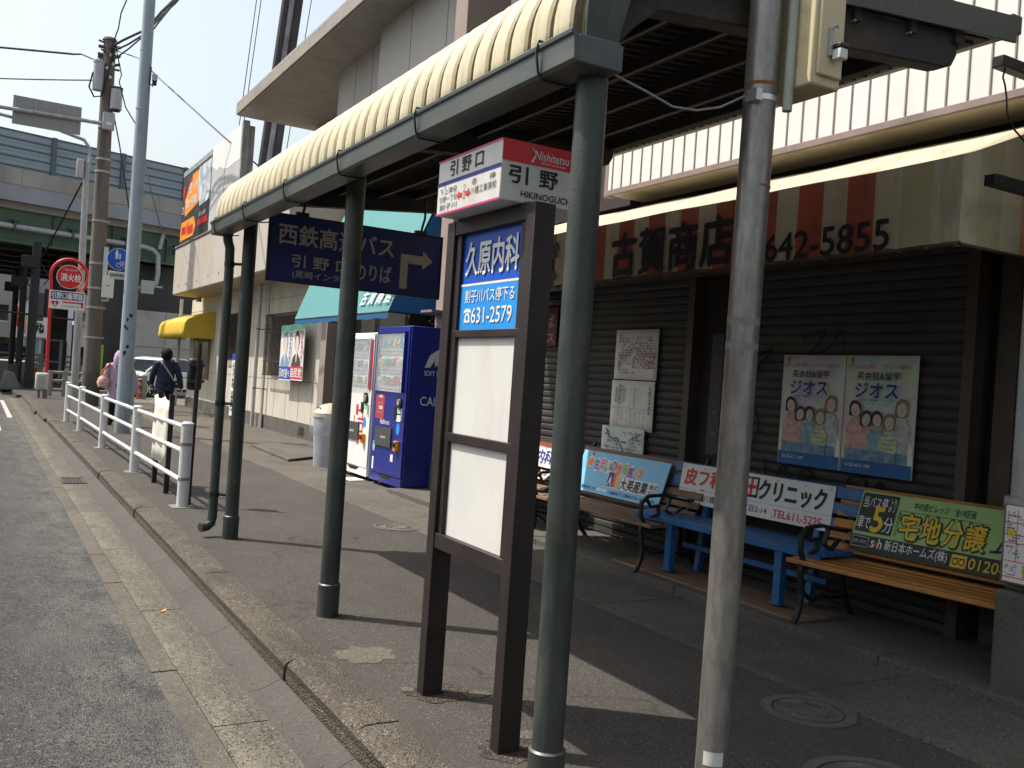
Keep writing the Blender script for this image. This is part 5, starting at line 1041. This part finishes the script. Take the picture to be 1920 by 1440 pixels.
q.ell(.12, .2, .06, .05).ell(.22, .2, .06, .05).poly([(.062, .18), (.278, .18), (.17, .05)], .0005); q.m(WHITEP).ell(.17, .19, .02, .02, .001).r(.15, .1, .19, .16, .001); q.m(GRNP).text('内科循環器科外来', .38, .07, .5, .07, 0, .001); q.build('lettering', pl_, smooth=False)
cb2 = thing('control_box', (1.72, 32.2, 0), 'pale grey control box on a short stand at the foot of the red post', 'utility box')
q = MB(M('pale_grey_box', (.55, .54, .5), .6, 0, .06, 6)); q.box(1.62, 1.98, 32.0, 32.25, .26, .78); q.build('casing', cb2, bevel=.04)
q = MB(M('pale_grey_box_door', (.4, .4, .37), .6)); q.box(1.66, 1.88, 31.975, 31.999, .32, .72); q.build('door', cb2, bevel=.01)
q = MB(CONC); q.box(1.7, 1.78, 32.08, 32.16, -.12, .26); q.box(1.84, 1.95, 32.05, 32.2, -.12, .26); q.build('stand', cb2)
def railfence(name, pts, zs, r_, mt, label, group=None):
    t = thing(name, pts[0] + (0,), label, 'fence', group)
    for x, y in pts: q = MB(mt); q.tube([(x, y, -.1), (x, y, zs[0] + .06)], r_ * 1.7, 10); q.build('post', t)
    for z in zs: q = MB(mt); q.tube([(x, y, z) for x, y in pts], r_, 8); q.build('rail', t)
railfence('rail_fence', [(2.15, 34.2), (2.6, 34.3), (4.0, 34.6), (5.2, 34.9)], (.78, .5, .2), .05, M('grey_brown_rail', (.26, .24, .21), .8), 'grey post and rail fence beyond the red post')
GT = M('gate_grey', (.25, .26, .27), .6)
railfence('mesh_gate', [(2.62, 48), (3.4, 48)], (2.0, 1.0, .1), .04, GT, 'grey metal gate standing under the overpass')

# ---------------------------------------------------------------- car, bollard
ct = thing('parked_car', (6.4, 36.6, 0), 'pearl white hatchback parked on gravel before the overpass wall', 'car')
TC = Matrix.Translation((4.85, 36.0, .03)) @ Matrix.Rotation(R(38), 4, 'Z')
def rowsurf(secs): return secs
q = MB(CARP); wd = .85
body = [(0, .28), (.02, .55), (.12, .70), (.5, .83), (.95, .93), (1.9, .95), (3.3, .98), (4.05, .96), (4.2, .7), (4.2, .3)]
rows = []
for s_, k in ((-1, .0), (-.97, 0), (-.6, .02), (0, .03), (.6, .02), (.97, 0), (1, 0)):
    e = .10 * abs(s_) ** 6
    rows.append([(x + (e * 2.6 if x < .6 else (-e if x > 3.9 else 0)), .85 + s_ * wd, z + k - (.03 if abs(s_) == 1 else 0)) for x, z in body])
q.rows(rows)
for s_ in (0, 1.7): q.quad(*[(x + (.26 if x < .6 else (-.1 if x > 3.9 else 0)), s_, z - .03) for x, z in body])
xf(q, TC).build('body', ct, bevel=.0)
q = MB(CGLASS); gh = [(.85, .93), (1.75, 1.40), (2.2, 1.46), (3.0, 1.45), (3.7, 1.28), (4.1, .96)]
q.rows([[(x, .85 + s_ * (.80 - (z - .93) * .30), z) for x, z in gh] for s_ in (-1, -.5, 0, .5, 1)])
for s_ in (-1, 1): q.quad(*[(x, .85 + s_ * (.80 - (z - .93) * .30), z) for x, z in gh])
xf(q, TC).build('windows', ct)
q = MB(CARP); q.rows([[(x, .85 + s_ * .70, z) for x, z in ((1.68, 1.375), (1.8, 1.425), (2.2, 1.475), (3.0, 1.465), (3.7, 1.30))] for s_ in (-1, -.5, 0, .5, 1)])
for s_ in (-1, 1):
    sy = lambda z: .85 + s_ * (.81 - (z - .93) * .30)
    q.tube([(.83, sy(.93), .93), (1.75, sy(1.40), 1.41), (2.2, sy(1.46), 1.47), (3.0, sy(1.45), 1.46), (3.72, sy(1.28), 1.29), (4.12, sy(.96), .96)], .035, 6); q.tube([(2.45, sy(1.46), 1.46), (2.5, sy(.95), .95)], .03, 6)
xf(q, TC).build('roof', ct)
for x, s_ in ((.85, -.01), (3.35, -.01), (.85, 1.71), (3.35, 1.71)):
    q = MB(RUB); q.tube([(x, s_ - .09, .30), (x, s_ + .09, .30)], .30, 22); w_ = xf(q, TC).build('wheel', ct)
    q = MB(CHROME); sg = -1 if s_ < .5 else 1; q.tube([(x, s_ + sg * .092, .30), (x, s_ + sg * .097, .30)], .06, 12)
    for k in range(6):
        a = k * 1.047; q.obox((x + .115 * math.cos(a), s_ + sg * .095, .30 + .115 * math.sin(a)), (.19 * math.cos(a), 0, .19 * math.sin(a)), (0, .008, 0), (-.045 * math.sin(a), 0, .045 * math.cos(a)))
    xf(q, TC).build('rim', w_)
for s_ in (-1, 1):
    q = MB(M('headlight_glass', (.6, .63, .65), .1, .3, .1)); q.obox((.32, .85 + s_ * .72, .715), (.42, 0, .12), (.05, s_ * .14, 0), (-.04, 0, .13)); xf(q, TC).build('headlight', ct, bevel=.03)
q = MB(BLACK); q.box(.0, .02, .3, 1.4, .32, .48); q.box(.3, 4.0, -.012, 0, .2, .3); q.box(1.2, 1.45, -.14, -.02, .95, 1.06); xf(q, TC).build('trim', ct)
bl = thing('bollard', (5.05, 34.9, 0), 'orange delineator post with dark bands in front of the parked car', 'bollard')
q = MB(M('faded_orange', (.55, .15, .06), .6)); q.tube([(5.05, 34.9, 0), (5.05, 34.9, .68)], .06, 12); q.tube([(5.05, 34.9, 0), (5.05, 34.9, .05)], .14, 12)
q.m(BLACK)
for z in (.38, .50, .62): q.tube([(5.05, 34.9, z), (5.05, 34.9, z + .05)], .062, 12)
q.build('shaft', bl)

# ---------------------------------------------------------------- people
def skin(name, nodes, edges, mat, parent, sub=1):
    me = bpy.data.meshes.new(name); me.from_pydata([n[0] for n in nodes], edges, []); o = bpy.data.objects.new(name, me); C.objects.link(o)
    m_ = o.modifiers.new('skin', 'SKIN'); m_.use_smooth_shade = True
    lay = me.skin_vertices[0].data if len(me.skin_vertices) else None
    if lay is None: me.attributes.new
    for k, n in enumerate(nodes): lay[k].radius = n[1] if isinstance(n[1], tuple) else (n[1], n[1])
    lay[0].use_root = True
    s_ = o.modifiers.new('smooth', 'SUBSURF'); s_.levels = s_.render_levels = sub
    dg = bpy.context.evaluated_depsgraph_get(); dg.update(); m2_ = bpy.data.meshes.new_from_object(o.evaluated_get(dg)); bpy.data.objects.remove(o); bpy.data.meshes.remove(me)
    m2_.name = name; m2_.materials.clear(); m2_.materials.append(mat); m2_.polygons.foreach_set('use_smooth', [True] * len(m2_.polygons)); m2_.polygons.foreach_set('material_index', [0] * len(m2_.polygons))
    o = bpy.data.objects.new(name, m2_); C.objects.link(o); o.parent = parent; o.matrix_parent_inverse = world_of(parent).inverted(); return o
def person(x, y, label, H, top, legs, jacket_bottom, bag, hood):
    t = thing('person', (x, y, 0), label, 'person'); P = lambda a, b_, c_: (x + a, y + b_, c_ * H / 1.69)
    # joints: the figure walks away (+Y); left foot planted, right leg trailing
    hipL, kneeL, ankL, toeL = (-.10, 0, .86), (-.11, .10, .48), (-.12, .06, .08), (-.13, .24, .03)
    hipR, kneeR, ankR, toeR = (.10, 0, .86), (.11, .0, .48), (.11, -.26, .17), (.11, -.16, .04)
    shL, elL, wrL = (-.19, 0, 1.36), (-.26, .06, 1.08), (-.25, .22, .92)
    shR, elR, wrR = (.19, 0, 1.36), (.29, -.06, 1.09), (.34, -.04, .84)
    nd = [((0, 0, .92), (.14, .10)), ((0, .01, 1.12), (.13, .09)), ((0, 0, 1.32), (.15, .10)), ((0, .01, 1.42), .06), ((0, .02, 1.49), .06), ((0, .03, 1.56), (.075, .09)), ((0, .03, 1.64), (.065, .08))]
    ed = [(0, 1), (1, 2), (2, 3), (3, 4), (4, 5), (5, 6)]
    def chain(root, ps, rs):
        p0 = root
        for p_, r_ in zip(ps, rs): nd.append((p_, r_)); ed.append((p0, len(nd) - 1)); p0 = len(nd) - 1
        return p0
    chain(0, (hipL, kneeL, ankL, toeL), (.085, .058, .04, .035)); chain(0, (hipR, kneeR, ankR, toeR), (.085, .058, .04, .035))
    for ps in ((shL, elL, wrL), (shR, elR, wrR)):
        e = chain(2, ps, (.06, .045, .032)); h = Vector(ps[2]); d = (Vector(ps[2]) - Vector(ps[1])).normalized()
        pm = chain(e, (tuple(h + d * .07),), (.032,))
        sx = 1 if ps[0][0] > 0 else -1
        for k, (dy, ln) in enumerate(((-.024, .075), (-.008, .085), (.008, .08), (.024, .062))): chain(pm, (tuple(h + d * (.08 + ln * .5) + Vector((0, dy, 0))), tuple(h + d * (.075 + ln) + Vector((-.012 * sx, dy, 0)))), (.009, .007))
        chain(e, (tuple(h + d * .05 + Vector((-.01 * sx, .035, 0))), tuple(h + d * .085 + Vector((-.015 * sx, .045, 0)))), (.010, .008))
    skin('body', [(P(*p_), r_) for p_, r_ in nd], ed, SKIN, t, 2)
    q = MB(legs)
    q.tube([P(0, 0, .95), P(0, 0, .86)], [.155, .15], 14)
    for hp, kn, an in ((hipL, kneeL, ankL), (hipR, kneeR, ankR)): q.tube([P(*hp), P(*[(a + b_) / 2 for a, b_ in zip(hp, kn)]), P(*kn), P(*[(a + b_) / 2 for a, b_ in zip(kn, an)]), P(*an)], [.105, .092, .078, .075, .066], 12)
    q.build('trousers', t)
    q = MB(BLACK)
    for an, to in ((ankL, toeL), (ankR, toeR)):
        a, b_ = Vector(P(*an)), Vector(P(*to)); q.tube([a + (a - b_) * .25 + Vector((0, 0, -.02)), a + Vector((0, 0, -.02)), a.lerp(b_, .6), b_, b_ + (b_ - a) * .15], [.03, .05, .048, .04, .02], 10)
    q.build('shoes', t)
    n = 22; rows = []
    for z, a, b_ in ((jacket_bottom, .215, .155), (.92, .20, .145), (1.06, .185, .135), (1.2, .195, .135), (1.32, .205, .125), (1.385, .185, .105), (1.43, .115, .085), (1.455, .075, .075)):
        rows.append([P(a * math.cos(2 * math.pi * k / n) * (1 + .03 * math.sin(k * 2.1 + z * 7)), b_ * math.sin(2 * math.pi * k / n), z) for k in range(n + 1)])
    q = MB(top); q.rows(rows)
    for ps in ((shL, elL, wrL), (shR, elR, wrR)): q.tube([P(ps[0][0] * .75, 0, 1.36), P(*ps[0]), P(*[(a + b_) / 2 for a, b_ in zip(ps[0], ps[1])]), P(*ps[1]), P(*[(a + b_) / 2 for a, b_ in zip(ps[1], ps[2])]), P(*ps[2])], [.08, .085, .075, .068, .06, .055], 12)
    q.build('jacket', t)
    q = MB(HAIR); rows = []
    for z, a, b_, dy in ((1.455, .06, .06, -.03), (1.49, .10, .09, -.02), (1.55, .122, .13, .0), (1.62, .124, .135, .01), (1.68, .10, .11, .012), (1.72, .055, .06, .012), (1.73, .002, .002, .012)):
        rows.append([P(a * math.cos(2 * math.pi * k / 16) * (1 + .06 * math.sin(k * 2.7 + z * 30)), dy + b_ * math.sin(2 * math.pi * k / 16) * (1 if math.sin(2 * math.pi * k / 16) < 0 or z > 1.6 else .62), z) for k in range(17)])
    q.rows(rows); q.build('hair', t)
    q = MB(SKIN)
    for s_ in (-1, 1): q.tube([P(s_ * .10, .03, 1.52), P(s_ * .112, .025, 1.55), P(s_ * .105, .02, 1.58)], [.012, .02, .014], 8)
    q.tube([P(0, .12, 1.575), P(0, .155, 1.54), P(0, .125, 1.53)], [.012, .018, .012], 8); q.m(BLACK)
    for s_ in (-1, 1): q.tube([P(s_ * .035, .105, 1.575), P(s_ * .035, .116, 1.575)], .012, 8)
    q.m(M('lips', (.4, .16, .14), .5)).tube([P(-.025, .112, 1.495), P(.025, .112, 1.495)], .008, 6); q.build('face', t)
    return t, P
t, P = person(3.66, 21.7, 'man walking away in navy jacket and black trousers with a shoulder strap', 1.66, NAVYC, BLKC, .76, 0, 0)
q = MB(M('grey_strap', (.3, .3, .33), .7))
st = [P(-.13, -.06, 1.435), P(-.10, -.115, 1.38), P(.0, -.14, 1.25), P(.10, -.145, 1.10), P(.19, -.12, .95)]
for a, b_ in zip(st, st[1:]): a, b_ = Vector(a), Vector(b_); q.obox((a + b_) / 2, (b_ - a) * 1.05, (0, .012, 0), Vector((0, 1, 0)).cross((b_ - a).normalized()) * .032)
q.tube([P(-.13, -.06, 1.435), P(-.13, .05, 1.43), P(.0, .14, 1.25), P(.2, .09, .98)], .012, 6); tb_ = q.build('strap', t)
bag = thing('shoulder_bag', P(.2, -.1, .9), 'small dark bag on the strap of the man in navy', 'bag'); q = MB(BLACK); q.box(*[v for pr_ in zip(P(.16, -.17, .84), P(.30, -.05, 1.0)) for v in pr_]); q.m(ORNG).box(P(.2, -.174, .93)[0], P(.2, 0, 0)[0] + .03, P(0, -.174, 0)[1], P(0, -.171, 0)[1], P(0, 0, .92)[2], P(0, 0, .95)[2]); q.build('pouch', bag, bevel=.02)
t, P = person(2.60, 20.8, 'woman in lilac quilted coat walking away, mostly hidden by the slim grey pole', 1.52, LILC, BLKC, .62, 0, 1)
q = MB(LILC); q.rows([[P(a * math.cos(k * .524), -.04 + b_ * math.sin(k * .524), z) for k in range(13)] for z, a, b_ in ((1.38, .13, .12), (1.46, .14, .13), (1.56, .135, .14), (1.66, .115, .13), (1.73, .07, .08), (1.745, .002, .002))]); q.build('hood', t)
fb = thing('floral_bag', P(-.3, -.05, .9), 'floral pink and orange shoulder bag carried by the woman in lilac', 'bag')
q = MB(FLOR); rows = [[P(-.31 + a * math.cos(k * .524), -.08 + .10 * s_ * math.sin(k * .524), z) for k in range(13)] for z, a, s_ in ((.86, .02, .2), (.88, .10, .9), (.98, .125, 1.1), (1.08, .10, .9), (1.14, .05, .5))]; q.rows(rows); q.build('bag_body', fb)
q = MB(M('rust_strap', (.5, .13, .04), .7)); q.tube([P(-.36, -.08, 1.1), P(-.33, -.1, 1.25), P(-.2, -.08, 1.42), P(-.22, .06, 1.40), P(-.3, .02, 1.15)], .02, 8); q.build('strap', fb)
# ---------------------------------------------------------------- overpass
TO = Matrix.Translation((.28, 43, 0)) @ Matrix.Rotation(R(15.6), 4, 'Z')
ov = thing('overpass', (3, 44, 6), 'concrete motorway overpass with green girders and blue noise barriers', 'overpass')
def OB(mt): return MB(mt)
XL, XR = -40, 30
q = OB(OVC); q.box(XL, XR, 0, .35, 8.12, 8.82); q.box(XL, XR, 19.5, 20, 7.3, 8.8); xf(q, TO).build('concrete_parapet', ov)
q = OB(SEAM); q.box(XL, XR, -.006, 0, 8.16, 8.19)
for k in range(24): q.box(XL + k * 2.9 + .35, XL + k * 2.9 + .37, -.004, 0, 8.2, 8.8)
xf(q, TO).build('joint', ov)
q = OB(OVB); q.box(XL, XR, -.05, .45, 7.5, 8.119); xf(q, TO).build('coping', ov)
q = OB(OVC); q.box(XL, XR, .45, 19.5, 7.25, 7.6); xf(q, TO).build('deck', ov)
q = OB(OVG); q.box(XL, XR, .7, .74, 5.95, 7.5); q.box(XL, XR, .5, .95, 5.86, 5.95); q.box(XL, XR, .5, .95, 7.4, 7.5)
for k in range(28): q.box(XL + k * 2.5, XL + k * 2.5 + .04, .56, .7, 5.95, 7.4)
xf(q, TO).build('front_girder', ov)
for k in range(6):
    q = OB(M('deck_shade_girder', (.045, .06, .048), .8, 0, .2, 1)); y = 3.6 + k * 3; q.box(XL, XR, y, y + .05, 5.95, 7.3); q.box(XL, XR, y - .2, y + .25, 5.86, 5.95)  # darker green than the front girder: deck shade put into the colour
    xf(q, TO).build('inner_girder', ov)
q = OB(MATS['deck_shade_girder'])
for k in range(18): q.box(XL + k * 4, XL + k * 4 + .15, .95, 18.4, 6.5, 6.7)
xf(q, TO).build('cross_beam', ov)
for k in range(21):
    x = -23.0 + k * 2.9 - .95
    q = OB(NOISEB); q.box(x + .09, x + 2.81, .12, .16, 8.83, 10.36); xf(q, TO).build('noise_panel', ov)
    q = OB(FRAMEB); q.box(x - .09, x + .09, .02, .24, 8.7, 10.42)
    xf(q, TO).build('barrier_post', ov)
q = OB(FRAMEB)
for z in (8.95, 9.33, 9.7, 10.05, 10.37): q.box(XL, XR, .06, .12, z - .022, z + .022)
xf(q, TO).build('barrier_rail', ov)
q = OB(M('barrier_thin_line', (.18, .25, .30), .4))
for z in (9.15, 9.52, 9.88): q.box(XL, XR, .105, .12, z - .006, z + .006)
xf(q, TO).build('barrier_line', ov)
q = OB(PIPE); q.tube([(XL, .30, 6.55), (6.3, .30, 6.50), (6.75, .30, 6.42), (7.0, .3, 6.2), (7.05, .3, 5.4), (7.0, .3, 4.9), (6.7, .3, 4.7), (6.3, .6, 4.6)], .11, 14); q.tube([(7.2, .3, 7.3), (7.05, .3, 6.5)], .09, 10); xf(q, TO).build('drain_pipe', ov)
for k in range(14):
    q = OB(M('pipe_bracket', (.07, .09, .08), .7)); x = -20 + k * 2.3; q.box(x, x + .35, .12, .5, 6.72, 6.76); q.box(x + .12, x + .22, .16, .45, 6.36, 6.8); xf(q, TO).build('pipe_bracket', ov)
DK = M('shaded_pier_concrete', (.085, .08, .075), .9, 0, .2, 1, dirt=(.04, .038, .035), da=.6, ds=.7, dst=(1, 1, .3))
pr_ = thing('pier', (5.5, 47, 0), 'dark stained concrete pier under the overpass', 'pier')
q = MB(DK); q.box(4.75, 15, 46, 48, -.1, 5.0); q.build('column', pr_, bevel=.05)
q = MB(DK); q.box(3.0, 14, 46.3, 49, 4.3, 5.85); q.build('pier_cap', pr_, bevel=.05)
ab = thing('retaining_wall', (9, 44, 0), 'pale stained concrete wall behind the parked car', 'wall')
q = MB(M('pale_stained_concrete', (.40, .385, .35), .9, 0, .12, .8, dirt=(.15, .145, .13), da=.6, ds=.8)); q.box(5.9, 16, 43.6, 44.4, -.1, 3.55); q.m(SEAM).box(5.9, 16, 43.585, 43.6, 1.95, 1.98).box(7.2, 7.22, 43.585, 43.6, 0, 3.5); q.build('panel', ab)
gp_ = thing('column', (3.5, 52, 0), 'square grey concrete column beyond the underpass rails', 'column')
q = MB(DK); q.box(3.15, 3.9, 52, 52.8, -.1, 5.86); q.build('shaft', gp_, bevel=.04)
gb = thing('green_board', (4.3, 42.5, .8), 'bright green sheet board standing under the overpass', 'board')
q = MB(M('lime_board', (.22, .42, .05), .7, 0, .1, 3)); q.box(4.12, 4.62, 42.5, 42.53, .35, 1.9); q.m(STEEL).box(4.2, 4.24, 42.53, 42.57, 0, 1.8).box(4.5, 4.54, 42.53, 42.57, 0, 1.8); q.build('panel', gb)
cb3 = thing('conduit_box', (7.4, 43.8, 4.7), 'grey electrical box beside the bent drain pipe under the overpass', 'utility box')
q = MB(PIPE); q.box(6.2, 6.75, 44.4, 44.7, 4.35, 4.95); q.tube([(6.75, 44.5, 4.7), (7.1, 44.4, 4.7)], .05, 8); q.build('casing', cb3, bevel=.05)
# far overpass, street beyond
f2 = thing('far_bridge', (2, 85, 6), 'pale grey bridge deck crossing far behind the overpass', 'bridge')
q = MB(OVB); q.box(-30, 8.2, 84, 90, 4.9, 8.3); q.build('deck', f2); q = MB(OVC)
for x in (-12, 7.0): q.box(x, x + 1, 85, 88, -.2, 4.9)
q.build('pier', f2)
def block(name, x0, x1, y0, y1, h, mt, label, wins=(), roof=None):
    t = thing(name, ((x0 + x1) / 2, y0, 0), label, 'building'); q = MB(mt); q.box(x0, x1, y0, y1, -.2, h); q.build('wall', t)
    q = MB(roof or TRIM); q.box(x0 - .2, x1 + .2, y0 - .2, y1, h, h + .3); q.build('roof', t)
    for a, b_, c_, d_ in wins: q = MB(CGLASS); q.box(a, b_, y0 - .03, y0, c_, d_); w_ = q.build('window', t); q = MB(WHITEP); q.box(a - .06, b_ + .06, y0 - .06, y0 - .03, c_ - .08, c_); q.build('sill', w_)
    return t
t = block('shop_house', 2.5, 6.2, 78, 90, 5.2, M('far_white_wall', (.6, .6, .6), .8), 'far white shop building with a sign board seen under the overpass', ((4.2, 4.8, .4, 2.3), (5.2, 5.9, .4, 2.3)))
q = MB(WHITEP); q.box(2.9, 4.5, 77.7, 77.95, 2.5, 4.0); sg_ = q.build('sign_board', t); q = MB(BLACKP).plane((2.9, 77.68, 2.5), XP, ZP); q.text('めがね', .35, .3, 1.0, .8, .05); q.build('lettering', sg_, smooth=False)
q = MB(M('far_blue_wall', (.22, .34, .40), .8)); q.box(3.0, 4.0, 77.95, 78, -.1, 2.4); q.build('shop_front', t)
t = block('house', -1.2, 2.3, 80, 92, 7.5, M('far_grey_wall', (.33, .31, .29), .9), 'far grey brown house with dark roof at the left edge under the overpass', ((.2, .8, 3.6, 4.8), (1.3, 1.9, 3.6, 4.8), (.3, 1.8, .5, 2.0)))
t = block('annex', 6.3, 9, 76, 86, 3.6, M('far_cream_wall', (.58, .56, .5), .8), 'far low cream building with pale blue upper panel right of the white shop', ((6.5, 7.4, .6, 2.0),), M('far_pale_blue', (.35, .45, .62), .7))
for x, y, z, mt, label in ((1.95, 70, 3.0, RED, 'red and yellow banner flag far down the street'), (2.4, 72, 2.6, M('pink_flag', (.7, .3, .35), .8), 'pink banner flag far down the street')):
    t = thing('banner_flag', (x, y, 0), label, 'flag', 'far banner flags'); q = MB(STEEL); q.tube([(x, y, 0), (x, y, z + 1.5)], .03, 6); q.build('pole', t)
    q = MB(mt); q.rows([[(x + .05 + .4 * k / 4, y + .05 * math.sin(k * 2 + j), z + 1.4 * j / 5) for k in range(5)] for j in range(6)]); q.m(YELP).box(x + .3, x + .42, y - .08, y - .06, z + .6, z + 1.3); q.build('cloth', t, solid=.01)
t = thing('parked_car', (1.2, 64, 0), 'small dark blue car parked far down the street', 'car', None); TC2 = Matrix.Translation((.55, 64, .75)) 
q = MB(CARD); q.prism([(0, 0, .25), (0, 0, .85), (.3, 0, .95), (2.0, 0, .95), (2.2, 0, .8), (2.2, 0, .25)], (0, 1.6, 0)); xf(q, TC2).build('body', t, bevel=.06)
q = MB(CGLASS); q.prism([(.25, .1, .95), (.6, .1, 1.42), (1.6, .1, 1.42), (1.95, .1, .95)], (0, 1.4, 0)); xf(q, TC2).build('windows', t, bevel=.05)
q = MB(CARP); q.box(.55, 1.65, .08, 1.52, 1.42, 1.46); xf(q, TC2).build('roof', t)
for x in (.4, 1.75): q = MB(RUB); q.tube([(x, -.02, .27), (x, .18, .27)], .27, 14); xf(q, TC2).build('wheel', t)
q = MB(OVC); q.prism([(-1.5, 63, -.12), (3.2, 63, -.12), (3.2, 74, .74), (-1.5, 74, .74), (-1.5, 74, -.2), (3.2, 74, -.2)][:4], (0, 0, -.05)); q.box(-.2, 3.2, 63.2, 66.5, -.2, .75); struct(q, 'street_rise')
railfence('guard_rail', [(.9, 58), (2.0, 58.2), (3.1, 58.4), (4.2, 58.6), (5.2, 58.8)], (1.25, .95, .65), .05, M('far_cream_rail', (.58, .55, .5), .7), 'far cream guard rail along the cross street under the overpass')
railfence('guard_rail', [(1.2, 41.0), (1.45, 44.0), (1.7, 47.0)], (.8, .5), .06, M('dark_rail', (.06, .06, .06), .7), 'dark slanting guard rail in shade at the left under the overpass')
q = MB(CONC)
q.prism([(.85, 40, -.1), (1.6, 40, -.1), (1.3, 40, .55), (1.0, 40, .62)], (0, 2.5, 0)); tag(q.build('concrete_barrier', bevel=.04), 'low pale concrete barrier block at the left edge in shade', 'barrier')
for x, y, h, label in ((1.78, 40, 5.6, 'thickest dark traffic signal pole under the overpass'), (1.62, 46, 5.2, 'second dark pole left of the thickest signal pole'), (1.5, 52, 5.3, 'leftmost dark pole under the overpass')):
    t = thing('signal_pole', (x, y, 0), label, 'pole', 'dark poles under the overpass'); q = MB(BLACK); q.tube([(x, y, -.1), (x, y, h)], .16 if y < 41 else .13, 12); q.build('shaft', t)
    if y < 41: q = MB(BLACK); q.tube([(.2, 40.2, 2.9), (2.2, 40.2, 2.8), (3.4, 40.2, 2.75)], .04, 6); q.build('arm', t)
    q = MB(BLACK); q.box(x - .5, x + .1, y - .2, y + .1, h - 1.0, h - .55); q.tube([(x, y, h - .6), (x + .5, y, h - 1.3), (x + .3, y, h - 1.6)], .03, 6); q.build('equipment', t, bevel=.03)

ts = thing('traffic_light', (2.55, 44.8, 3.2), 'lit red traffic light beside the red hydrant post', 'traffic light')
q = MB(BLACK); q.box(2.4, 2.82, 44.75, 45, 3.0, 4.15); q.build('housing', ts, bevel=.05); q = MB(LAMPR); q.tube([(2.72, 44.74, 3.72), (2.72, 44.7, 3.72)], .15, 16); q.build('red_lamp', ts)
ts2 = thing('traffic_light', (2.05, 44.8, 3.2), 'unlit dark traffic light seen from behind near the dark poles', 'traffic light')
q = MB(M('signal_back_grey', (.07, .075, .075), .6)); q.box(1.95, 2.4, 44.7, 44.95, 2.75, 3.95); q.build('housing', ts2, bevel=.04)
for x, y in ((3.1, 62), (3.9, 62.4)):
    t = thing('potted_plant', (x, y, 0), 'potted plant by the far street railing, %s one' % ('left' if x < 3.5 else 'right'), 'plant', 'far potted plants'); q = MB(M('terracotta', (.4, .16, .08), .8)); q.tube([(x, y, 0), (x, y, .5)], [.25, .35], 12); q.build('pot', t)
    q = MB(MOSS); rd = random.Random(int(x * 10))
    for k in range(120):
        a = Vector((rd.gauss(0, .22), rd.gauss(0, .22), .75 + rd.gauss(0, .2))) + Vector((x, y, 0)); q.quad(a, a + Vector((rd.uniform(-.12, .12), rd.uniform(-.1, .1), rd.uniform(-.1, .12))), a + Vector((rd.uniform(-.12, .12), rd.uniform(-.1, .1), rd.uniform(-.1, .12))))
    q.build('foliage', t, smooth=False)

# unseen row across the road, added to hold sky light back from the stop
def sky_blocker_house(y0, y1, h, mt, label):
    t = thing('sky_blocker_house', (-12, (y0 + y1) / 2, 0), label, 'building'); q = MB(mt); q.box(-20, -9.6, y0, y1, -.2, h); q.build('wall', t)
    q = MB(TRIM); q.box(-20.3, -9.2, y0 - .1, y1 + .1, h, h + .25); q.build('roof', t)
    for z in (.6, 3.7, 6.7):
        if z + 1.5 > h: continue
        y = y0 + .8
        while y + 1.6 < y1: q = MB(CGLASS); q.box(-9.6, -9.56, y, y + 1.5, z, z + 1.4); w_ = q.build('window', t); q = MB(STEEL); q.box(-9.6, -9.5, y - .05, y + 1.55, z - .07, z); q.build('sill', w_); y += 2.4
sky_blocker_house(-28, -13, 3.4, M('row_brown_wall', (.27, .22, .19), .9), 'low brown unseen row house added across the road behind the camera')
sky_blocker_house(-12.8, 2, 3.0, M('row_grey_wall', (.32, .31, .30), .9), 'grey unseen row house added across the road facing the bus stop')
sky_blocker_house(2.2, 17, 3.6, M('row_dark_wall', (.24, .23, .22), .9), 'dark unseen row house added across the road facing the vending machines')
